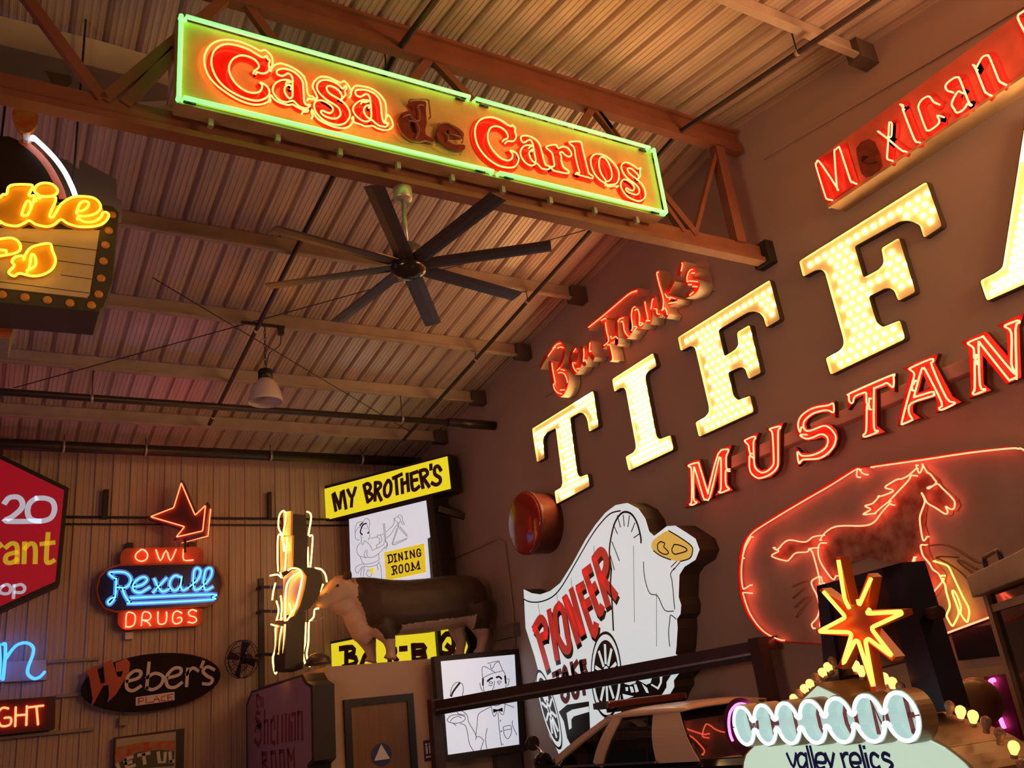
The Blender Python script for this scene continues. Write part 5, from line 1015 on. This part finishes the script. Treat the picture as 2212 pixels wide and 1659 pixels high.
# ================================================================ police style saloon car
kz = .93; b0c = CAM + ray(1413, 1648) * ((1.6 - .63 * kz - 1.6) / ray(1413, 1648).z); zb_ = b0c.z
pk = Plane((b0c.x, b0c.y, 0), (.174, -.985)); cdir = pk.u
car = empty('car', (b0c.x + .95, b0c.y, 0), 'black and white saloon car with a roof light bar parked below the wagon sign', 'car')
M['carblack'] = mat('car_black', (.012, .011, .011), .12); M['carwhite'] = mat('car_white', (.58, .46, .40), .22); M['carglass'] = mat('tinted_glass', (.006, .006, .007), .02, 0, 0, 6, 0, .9); M['chrome'] = mat('chrome', (.7, .66, .6), .12, 1)
def CP(a, wd, z): return pk.P(a, z, -wd)            # a along the car (rear positive), wd across from the left flank
WID = 1.86
def loft(rows, material, name, parent, close=True, smooth=False):
    m = MB(); n = len(rows[0]); b = 0
    for rw in rows: m.v += [CP(*q) for q in rw]
    for i in range(len(rows) - 1):
        for k in range(n - (0 if close else 1)): m.face([i * n + k, i * n + (k + 1) % n, (i + 1) * n + (k + 1) % n, (i + 1) * n + k], smooth)
    m.face(list(range(n))[::-1]); m.face([(len(rows) - 1) * n + k for k in range(n)])
    return m.build(name, material, parent)
def hull(a, half_in, z0, z1, crown=0):
    return [(a, half_in, z0), (a, half_in - .02, (z0 + z1) / 2), (a, half_in + .03, z1 - .05), (a, half_in + .14, z1), (a, WID / 2, z1 + crown), (a, WID - half_in - .14, z1), (a, WID - half_in - .03, z1 - .05), (a, WID - half_in + .02, (z0 + z1) / 2), (a, WID - half_in, z0)]
bw = loft([hull(-3.0, .16, .35, .66), hull(-2.85, .05, .28, .78, .02), hull(-1.7, 0, .25, zb_ - .03, .04), hull(-1.3, 0, .25, zb_, .02), hull(.6, 0, .25, zb_, .02), hull(1.2, 0, .25, zb_ - .0, .03), hull(1.95, .04, .28, zb_ - .06, .02), hull(2.12, .12, .36, .80)], M['carblack'], 'body', car)
loft([[(a, -.012, .32), (a, -.03, .62), (a, -.008, zb_ - .06), (a, .02, zb_ - .05), (a, .02, .32)] for a in (-1.28, .05)], M['carwhite'], 'door_panel', car)
A = -1.50; C_ = .46; RF = -.70; RR = .14; zr = 1.478
def gh(k, a0, a1, ins, z): return [(a0, ins, z), (a0 + .02, WID - ins, z), (a1, WID - ins, z), (a1, ins, z)]
def ghl(t):  # front, rear, inset, height between belt and roof
    return (A * (1 - t) + RF * t, C_ * (1 - t) + RR * t, .07 + (.27 - .07) * t, zb_ + (1.435 - zb_) * t)
rows = []
for t in (0, .25, .5, .75, 1.0):
    a0, a1, ins, z = ghl(t); a0 -= .10 * math.sin(math.pi * t); ins -= .045 * math.sin(math.pi * t)
    rows.append([(a0, ins + .1, z), (a0 + .1, ins, z), (a1 - .06, ins, z), (a1, ins + .08, z), (a1, WID - ins - .08, z), (a1 - .06, WID - ins, z), (a0 + .1, WID - ins, z), (a0, WID - ins - .1, z)])
loft(rows, M['carglass'], 'glasshouse', car)
# roof skin
m = MB(); NX, NY = 9, 9
for i in range(NX):
    s = i / (NX - 1); a = (RF - .10) + (RR + .10 - RF + .10) * s
    for j in range(NY):
        q = j / (NY - 1); ins = .24; wd = ins + (WID - 2 * ins) * q; e = (1 - (2 * q - 1) ** 4) * (1 - .8 * (2 * s - 1) ** 6)
        m.v.append(CP(a, wd, 1.425 + .062 * e))
for i in range(NX - 1):
    for j in range(NY - 1): m.face([i * NY + j, i * NY + j + 1, (i + 1) * NY + j + 1, (i + 1) * NY + j], True)
o = m.build('roof', M['carwhite'], car); o.modifiers.new('t', 'SOLIDIFY').thickness = .02
def side(t_a, t_b, wdt, name, material, far=False):
    pts = []
    for k in range(9):
        q = k / 8; a = t_a[0] + (t_b[0] - t_a[0]) * q; z = t_a[1] + (t_b[1] - t_a[1]) * q; tt = (z - zb_) / (1.435 - zb_)
        ins = .07 + .20 * tt - .045 * math.sin(math.pi * tt) - .012; pts.append(CP(a, WID - ins if far else ins, z))
    m = MB()
    for i in range(8): m.bar(pts[i], pts[i + 1] + (pts[i + 1] - pts[i]) * .05, .03, wdt, cdir)
    return m.build(name, material, car)
for far in (False, True):
    side((A - .02, zb_), (RF - .02, 1.435), .07, 'front_pillar', M['carwhite'], far); side((-.80, zb_), (-.62, 1.44), .12, 'door_pillar', M['carwhite'], far)
for side_ in (0, 1):
    m = MB(); rows_ = []
    for k in range(7):
        t = k / 6; z = zb_ - .01 + (1.455 - zb_) * t; ins = .07 + .20 * t - .045 * math.sin(math.pi * t) - .014; fr = -.02 + (-.14 + .02) * t; re = C_ + .03 + (RR + .02 - C_) * t
        for a in (fr, fr + .02, re): rows_.append(CP(a, WID - ins if side_ else ins, z))
    m.v += rows_
    for k in range(6):
        for j in range(2): m.face([k * 3 + j, k * 3 + j + 1, k * 3 + 4 + j, k * 3 + 3 + j])
    o = m.build('rear_quarter', M['carwhite'], car); o.modifiers.new('t', 'SOLIDIFY').thickness = .012
m = MB(); m.bar(CP(-.12, .046, zb_ + .01), CP(-.205, .235, 1.42), .012, .012); o = m.build('door_seam', M['black'], car)
m = MB()
for f_ in (0, WID): m.bar(CP(-1.45, f_ - (.005 if f_ == 0 else -.005), zb_ + .005), CP(.02, f_ - (.005 if f_ == 0 else -.005), zb_ + .005), .02, .022)
m.build('belt_trim', M['chrome'], car)
m = MB(); m.tube([CP(C_ + .06, .05, zb_ + .012), CP(1.2, .05, zb_ + .014), CP(1.95, .10, zb_ - .04)], .012, 6); m.build('deck_trim', M['chrome'], car)
for a in (-2.1, 1.15):
    for wd, s_ in ((.02, -1), (WID - .02, 1)):
        o = MB().lathe(CP(a, wd, .33), [(.20, -.005), (.33, 0), (.335, .06), (.33, .2), (.2, .21)], pk.n * -1 if s_ < 0 else pk.n, 26).build('wheel', M['black'], car)
        MB().lathe(CP(a, wd, .33), [(.19, -.012), (.18, -.02), (.05, -.03), (.02, -.03)], pk.n * -1 if s_ < 0 else pk.n, 20).build('hubcap', M['steel'], o)
# light bar, mirrors, spot lamp
lb = empty('light_bar', (0, 0, 0)); lb.parent = car; lb.location = CP(-.86, .9, 1.50) - Vector(car.location)
MB().bar(CP(-.88, .30, 1.56), CP(-.88, 1.56, 1.56), .22, .075).build('red_lens', mat('dark_red_lens', (.09, .018, .016), .15), lb, .02)
MB().bar(CP(-.88, .45, 1.505), CP(-.88, 1.41, 1.505), .16, .045).build('bar_base', M['black'], lb)
for wd in (.30, 1.56): MB().bar(CP(-.88, wd - .02, 1.56), CP(-.88, wd + .02, 1.56), .20, .06).build('end_cap', M['chrome'], lb)
for wd, s_ in ((-.10, 1), (WID + .10, -1)):
    c = CP(-1.42, wd, zb_ + .065); MB().lathe(c + cdir * -.05, [(.03, -.04), (.085, -.02), (.10, .03), (.095, .07), (.09, .075)], cdir, 18).build('door_mirror', M['carblack'], car)
    MB().bar(c, CP(-1.42, wd + .10 * s_ * 1.2, zb_ + .03), .05, .03).build('mirror_arm', M['carblack'], car)
c = onY((1152, 1605), CP(-1.62, .02, 1.2).y); MB().lathe(c, [(.03, -.1), (.07, -.05), (.078, 0), (.07, .02)], cdir, 16).build('spot_lamp', M['black'], car)
MB().tube([c, CP(-1.5, .06, zb_ + .05)], .012, 6).build('spot_lamp_stalk', M['chrome'], car)
# ================================================================ welcome sign with its star
crop('1', 1560, 1460, 8.338); crop('2', 1780, 1460, 8.338); crop('3', 1952, 1460, 8.338); crop('4', 1690, 1400, 8.19); crop('s', 1730, 1180, 4.879)
dE, dW = 4.34, 5.64
pE = CAM + ray(1949.3, 1547.6) * dE; pW = CAM + ray(1608, 1567.5) * dW
pv = Plane((pE.x, pE.y, 0), (pE - pW)); uE = pv.uv((1949.3, 1547.6)); uW = pv.uv((1608, 1567.5)); zc = (uE[1] + uW[1]) / 2
wel = empty('welcome_sign', pv.P((uE[0] + uW[0]) / 2, 0, -.3), 'large welcome sign with glowing white letter discs and an orange neon star', 'sign')
M['discwhite'] = glow('lit_disc_white', (.62, .90, .86), .42, (.36, .40, .39)); M['coolneon'] = glow('cool_white_neon', (.62, 1, .94), 1.5, (.9, .9, .9)); M['boardmint'] = glow('lit_mint_board', (.58, .90, .72), .62, (.8, .85, .8))
M['tan'] = mat('tan_metal_return', (.42, .26, .14), .4, .1, .1, 5); M['maroon'] = mat('maroon_letter', (.28, .025, .03), .5); M['bnavy'] = mat('navy_letter', (.02, .035, .32), .5)
RD = .125; BD = -.10
board = L(pv, '1 395,1720 410,1550 450,1420 520,1340 640,1220 700,1150 900,1000 1200,700 1390,505 1720,185 2 285,380 420,450 700,700 1200,900 1800,1105 2000,1200 2168,1290 3 370,1110 700,1270 950,1450 1100,1580 1200,1700 1180,2300 500,2900 -1500,3200 -2600,2700', BD)
bcx = sum(p[0] for p in board) / len(board); bcz = sum(p[1] for p in board) / len(board)
MB().prism(pv, [(bcx + (p[0] - bcx) * 1.035, bcz + (p[1] - bcz) * 1.05) for p in board], BD - .42, BD - .004).build('board_cabinet', M['tan'], wel)
o = MB().prism(pv, board, BD - .004, BD + .006).build('lit_board', M['boardmint'], wel)
paint(pv, ['1 1170,1400 1290,1640 1335,1400', '1 1510,1440 1420,1395 1365,1480 1395,1620 1470,1650 1520,1560', '1 1510,1395 1550,1690', '1 1530,1270 1630,1690', '1 1590,1270 1690,1690', '1 1700,1550 1860,1560 1850,1440 1780,1395 1700,1440 1700,1580 1760,1670 1850,1650', '1 1860,1400 1970,1640', '1 2015,1400 1960,1680 1900,1790',
            '2 310,1400 390,1690', '2 340,1470 380,1400 430,1400', '2 500,1560 660,1560 630,1440 550,1395 480,1450 490,1580 560,1669 640,1640', '2 650,1255 760,1690', '2 750,1400 820,1690', '2 722,1270 730,1300', '2 980,1450 900,1395 850,1450 870,1600 950,1669 1010,1640', '2 1180,1430 1100,1390 1060,1430 1080,1500 1180,1540 1240,1600 1200,1669'], BD + .006, .019, M['bnavy'], o, 'blue_lettering', 3)
LT = {'W': [[(-.55, .6), (-.3, -.6), (0, .3), (.3, -.6), (.55, .6)]], 'E': [[(-.35, .6), (-.35, -.6)], [(-.35, .6), (.4, .6)], [(-.35, 0), (.3, 0)], [(-.35, -.6), (.4, -.6)]], 'L': [[(-.3, .6), (-.3, -.6), (.4, -.6)]], 'C': [[(.45, .35), (.2, .6), (-.2, .6), (-.45, .25), (-.45, -.25), (-.2, -.6), (.2, -.6), (.45, -.35)]],
      'O': [[(.1, .6), (-.25, .55), (-.48, .2), (-.48, -.2), (-.25, -.55), (.15, -.6), (.45, -.3), (.48, .2), (.3, .55), (.1, .6)]], 'M': [[(-.5, -.6), (-.5, .6), (0, -.45), (.5, .6), (.5, -.6)]]}
for k, ch in enumerate('WELCOME'):
    t = k / 6; a0 = uW[0] + (uE[0] - uW[0]) * t; z0 = uW[1] + (uE[1] - uW[1]) * t
    circ = [(a0 + RD * math.cos(q), z0 + RD * math.sin(q)) for q in [i * 2 * math.pi / 40 for i in range(40)]]
    o = MB().prism(pv, circ, BD, -.075).build('letter_disc', M['discwhite'], wel)
    g0 = .30
    sp = [(g0, math.pi - g0), (math.pi + g0, 2 * math.pi - g0)]
    if k == 0: sp = [(g0, 2 * math.pi - g0)]
    if k == 6: sp = [(g0 - math.pi, math.pi - g0)]
    ret = MB(); lin = MB()
    for q0, q1 in sp:
        ang = [q0 + (q1 - q0) * i / 30 for i in range(31)]
        ret.wall(pv, [(a0 + (RD + .004) * math.cos(q), z0 + (RD + .004) * math.sin(q)) for q in ang], BD, 0, False)
        lin.wall(pv, [(a0 + (RD - .004) * math.cos(q), z0 + (RD - .004) * math.sin(q)) for q in ang], -.075, 0, False)
    ret.build('disc_return', M['tan'], o); lin.build('disc_lining', M['discwhite'], o)
    paint2 = MB()
    for s in LT[ch]: paint2.ribbon(pv, [(a0 + x * .095, z0 + y * .13) for x, y in s], .026, -.075, -.069)
    paint2.build('maroon_letter', M['maroon'], o)
    g_ = .30 if 0 < k < 6 else .3
    m = MB()
    lo, hi = g_, math.pi - g_
    if k == 0: arcs = ((g_, math.pi + .02), (math.pi + .08, 2 * math.pi - g_))
    elif k == 6: arcs = ((.06, math.pi - g_), (math.pi + g_, 2 * math.pi - .02))
    else: arcs = ((g_, math.pi - g_), (math.pi + g_, 2 * math.pi - g_))
    for q0, q1 in arcs:
        pts = [pv.P(a0 + (RD - .012) * math.cos(q0 + (q1 - q0) * i / 22), z0 + (RD - .012) * math.sin(q0 + (q1 - q0) * i / 22), .006) for i in range(23)]
        m.tube(pts, .0105, 8)
    m.build('neon_ring', M['coolneon'], o)
    if k < 6:
        ax_ = a0 + (uE[0] - uW[0]) / 12; m = MB()
        for sg in (1, -1): m.tube(cr([pv.P(ax_ - .028, z0 + sg * .042, .006), pv.P(ax_ - .012, z0 + sg * .026, .006), pv.P(ax_ + .012, z0 + sg * .026, .006), pv.P(ax_ + .028, z0 + sg * .042, .006)], 3), .0105, 8)
        m.build('neon_bridge', M['coolneon'], o)
        MB().pbox(pv, ax_ - .02, ax_ + .02, z0 - .036, z0 + .036, BD, -.0765).build('bridge_plate', M['discwhite'], o)
        for sg in (1, -1): MB().pbox(pv, ax_ - .012, ax_ + .012, z0 + sg * .030 - .004, z0 + sg * .030 + .004, -.076, 0).build('bridge_wall', M['discwhite'], o)
# bulbs round the edge of the sign
M['litbulb'] = glow('amber_bulb', (1, .42, .10), 2.4, (1, .8, .5)); M['deadbulb'] = mat('unlit_bulb', (.42, .25, .18), .2)
BW_ = BD - .20
def sbulb(px, lit, up, rad=.026):
    c = pv.P(*pv.uv(px, BW_), BW_); up = Vector(up).normalized()
    wu = (pv.u * up.x + UP * up.y).normalized()
    o = MB().lathe(c - wu * rad * 1.1, [(rad * .5, 0), (rad * .62, rad * .3), (rad * .95, rad * 1.1), (rad, rad * 1.6), (rad * .8, rad * 2.15), (rad * .35, rad * 2.45)], wu, 14).build('edge_bulb', M['litbulb'] if lit else M['deadbulb'], wel)
    MB().lathe(c - wu * rad * 1.7, [(rad * .6, 0), (rad * .6, rad * .7)], wu, 10).build('bulb_socket', M['tan'], o)
for x, y, lit in ((1716, 1511, 1), (1728, 1500, 0), (1739, 1490, 1), (1751, 1479, 1), (1764, 1466, 0), (1778, 1455, 1), (1790, 1443, 1), (1800, 1430, 0)): sbulb((x, y), lit, (-.7, 1))
for x, y, lit in ((1843, 1422, 0), (1848, 1440, 1), (1861, 1451, 1), (1910, 1467, 1), (1928, 1477, 1), (1945, 1487, 0)): sbulb((x, y), lit, (.25, 1))
for x, y, lit in ((2051, 1529, 0), (2075, 1540, 1), (2102, 1550, 1), (2130, 1563, 0), (2160, 1588, 0), (2190, 1617, 1), (2208, 1655, 0)): sbulb((x, y), lit, (.35, 1))
# star
SW = .06; M['starneon'] = glow('amber_star_neon', (1, .40, .04), 3.6, (1, .8, .4)); M['starred'] = mat('star_orange_metal', (.62, .13, .03), .35); M['starface'] = mat('star_red_face', (.42, .05, .03), .4)
sp = 's 390,120 505,650 610,620 735,330 735,345 700,690 1070,695 730,860 985,1175 690,985 772,1520 595,1000 420,1275 535,935 170,905 475,745 225,470 500,640'
sp = 's 375,118 405,118 520,620 560,640 600,600 710,300 745,330 690,680 1060,675 1070,720 735,862 985,1165 955,1200 700,1000 785,1520 745,1530 590,1010 570,1010 430,1285 395,1270 520,945 165,915 165,890 465,745 200,465 225,455 480,630'
q = L(pv, sp, SW); star = MB().prism(pv, q, SW - .06, SW - .025).build('star', M['starface'], wel)
m = MB(); m.wall(pv, q, SW - .062, SW); o = m.build('star_return', M['starred'], star); o.modifiers.new('t', 'SOLIDIFY').thickness = .006
neon(pv, ['s 512,655 495,625 462,560 395,145', 's 738,340 615,625 600,560', 's 725,665 690,710 1055,690 1058,712 735,860 970,1168 710,972 680,1000 770,1500 605,1000 572,992 440,1255 535,930 500,905 185,900 475,748 240,480'], SW + .012, .0105, M['starneon'], star, corner=.025, seg=8, tip=False)
# pole frame behind the star
M['polenavy'] = mat('pole_navy', (.022, .020, .045), .4, .1, .1, 5); M['poledark'] = mat('pole_dark_red', (.06, .016, .012), .5)
PWD = -.34
pz_ = MB().prism(pv, L(pv, 'Z 1764,1266 1948,1215 1962,1262 1985,1420 1900,1440 1790,1470', PWD), PWD - .14, PWD - .03).build('pole_panel', M['poledark'], wel)
MB().prism(pv, L(pv, 'Z 1764,1266 1948,1215 1952,1240 1768,1290', PWD), PWD - .16, PWD).build('pole_head', M['polenavy'], pz_)
MB().prism(pv, L(pv, 'Z 1764,1266 1784,1262 1815,1480 1790,1560', PWD), PWD - .16, PWD).build('pole_leg', M['polenavy'], pz_)
MB().prism(pv, L(pv, 'Z 1905,1228 1948,1215 2045,1535 1985,1545', PWD), PWD - .16, PWD).build('pole_leg', M['polenavy'], pz_)
MB().prism(pv, L(pv, 'Z 1560,1720 2230,1720 2230,2400 1560,2400', BD), BD - .3, BD - .1).build('base_panel', M['tan'], wel)
a_, z_ = pv.uv((1800, 1700), BD); MB().prism(pv, [(a_ - .1, 0), (a_ + .3, 0), (a_ + .3, z_), (a_ - .1, z_)], BD - .3, BD - .1).build('pedestal', M['poledark'], wel)
a_, z_ = pv.uv((2020, 1325), PWD - .1)
MB().tube([pv.P(a_ - .12, z_ - .0, PWD - .08), pv.P(a_ + .06, z_, PWD - .08)], .035, 12).build('cross_tube', M['poledark'], pz_)
# ================================================================ cream kiosk at the right edge
pkx = onX((2110, 1260), 6.35); pq = Plane((pkx.x, pkx.y, 0), (-.70, -.716))
r = empty('kiosk', pq.P(.5, 0, -.4), 'cream painted kiosk with dark windows at the right edge of the picture', 'kiosk')
M['kiosk'] = mat('kiosk_cream', (.50, .40, .27), .55, 0, .12, 5); M['kglass'] = mat('kiosk_glass', (.02, .018, .018), .05)
q0 = pq.uv((2105, 1243)); q1 = pq.uv((2113, 1291)); z1 = q0[1]; z0 = q1[1]; KX = q0[0]
MB().pbox(pq, KX, KX + 1.6, z0, z1, -.9, .06).build('fascia', M['kiosk'], r, .008)
p0 = pq.uv((2135, 1330)); pw_ = .11
MB().pbox(pq, KX + .05, KX + .05 + pw_, 0, z0, -.12, 0).build('corner_post', M['kiosk'], r)
zr_ = pq.uv((2160, 1290))[1]; zl = pq.uv((2165, 1298))[1]
MB().pbox(pq, KX + .05 + pw_, KX + 1.5, zl - .05, zl, -.1, -.01).build('transom', M['kiosk'], r)
MB().pbox(pq, KX + .05 + pw_, KX + 1.5, .9, zl - .05, -.06, -.03).build('window_glass', M['kglass'], r)
MB().pbox(pq, KX + .05 + pw_, KX + 1.5, zl, z0, -.06, -.03).build('transom_glass', M['kglass'], r)
MB().pbox(pq, KX + .05, KX + 1.5, 0, .9, -.8, -.02).build('counter_front', M['kiosk'], r)
m = MB(); hz = z1
m.tube(rounded([pq.P(KX + .18, hz - .005, -.05), pq.P(KX + .18, hz + .10, -.05), pq.P(KX + .6, hz + .10, -.05), pq.P(KX + .6, hz - .005, -.05)], .05, 4, False), .018, 8); m.build('roof_handle', M['black'], r)
# ================================================================ small things under the horse panel and around the welcome sign
p = [wallp.uv(q, .05) for q in ((2055, 1372), (2148, 1338), (2165, 1415), (2073, 1428))]
tag(MB().pbox(wallp, (p[0][0] + p[3][0]) / 2, (p[1][0] + p[2][0]) / 2, (p[3][1] + p[2][1]) / 2, (p[0][1] + p[1][1]) / 2, .0, .06).build('wall_screen', M['black']), 'dark rectangular panel on the wall below the horse sign', 'panel')
p = [wallp.uv(q, .1) for q in ((1985, 1480), (2195, 1440))]
tag(MB().pbox(wallp, p[0][0] - .2, p[1][0] + .4, min(p[0][1], p[1][1]) - .02, min(p[0][1], p[1][1]) + .10, .0, .1).build('wall_rail', M['kiosk']), 'beige rail along the right wall below the dark panel', 'rail')
def ball(px, dep, rad, label, material):
    c = CAM + ray(*px) * dep
    o = MB().lathe(c - UP * rad, [(rad * math.sin(t), rad * (1 - math.cos(t))) for t in [.05 + i * 3.04 / 16 for i in range(17)]], UP, 24).build('globe_lamp', material, None)
    return tag(o, label, 'lamp')
mg = mat('amber_globe', (.34, .19, .11), .3)
g1 = ball((2112, 1516), 6.2, .165, 'large unlit round globe behind the edge bulbs of the welcome sign', mg); g2 = ball((2040, 1512), 6.9, .15, 'smaller unlit globe half hidden by the dark pole left of the large globe', mg)
for g in (g1, g2):
    b = Vector(g.location); o = MB().tube([b + Vector((0, 0, .004)), Vector((b.x, b.y, 0))], .02, 8).build('stem', M['dark'], g)
    o2 = MB().lathe((b.x, b.y, 0), [(.14, 0), (.13, .03), (.03, .05)], UP, 18).build('foot', M['dark'], g)
M['pink'] = glow('pink_neon', (1, .10, .48), 4.5, (1, .4, .7))
pn = pv.off(-.66)
r = empty('neon_ring_sign', pn.P(*pn.uv((1590, 1560)), 0), 'pink neon ring on a dark backing left of the letter discs', 'sign')
rc = pn.uv((1602, 1572)); bk = [(rc[0] + .30 * math.cos(t), rc[1] + .22 * math.sin(t)) for t in [i * 2 * math.pi / 36 for i in range(36)]]
MB().prism(pn, bk, -.1, -.02).build('backing_disc', mat('wine_backing', (.06, .012, .03), .4), r)
neon(pn, ['1 460,540 390,508 320,505 255,525 200,570 150,650 128,740 120,850 128,950 150,1070 190,1170'], .02, .011, M['pink'], r, sm=4, tip=False)
MB().box((pn.P(rc[0], 0, -.1).x, pn.P(rc[0], 0, -.06).y - .03, 0), (pn.P(rc[0], 0, -.1).x + .05, pn.P(rc[0], 0, -.06).y + .03, rc[1])).build('stand', M['dark'], r)
pr2 = Plane((6.9, 0, 0), (0, -1, 0))
r = empty('neon_ring_sign', pr2.P(*pr2.uv((2160, 1540))), 'pink neon shape on a wine red panel at the lower right behind the globe', 'sign')
plate(pr2, 'Z 2125,1462 2180,1455 2206,1600 2150,1610', 0, -.06, 0, mat('wine_panel', (.16, .015, .06), .4), r, 'backing_panel')
neon(pr2, ['3 1640,70 1570,95 1560,140 1605,205', '3 1740,755 1815,950'], .03, .018, M['pink'], r, sm=3, tip=False)
a_, z_ = pr2.uv((2175, 1600)); MB().prism(pr2, [(a_ - .1, 0), (a_ + .02, 0), (a_ + .02, z_ + .05), (a_ - .1, z_ + .05)], -.06, -.02).build('stand', M['dark'], r)
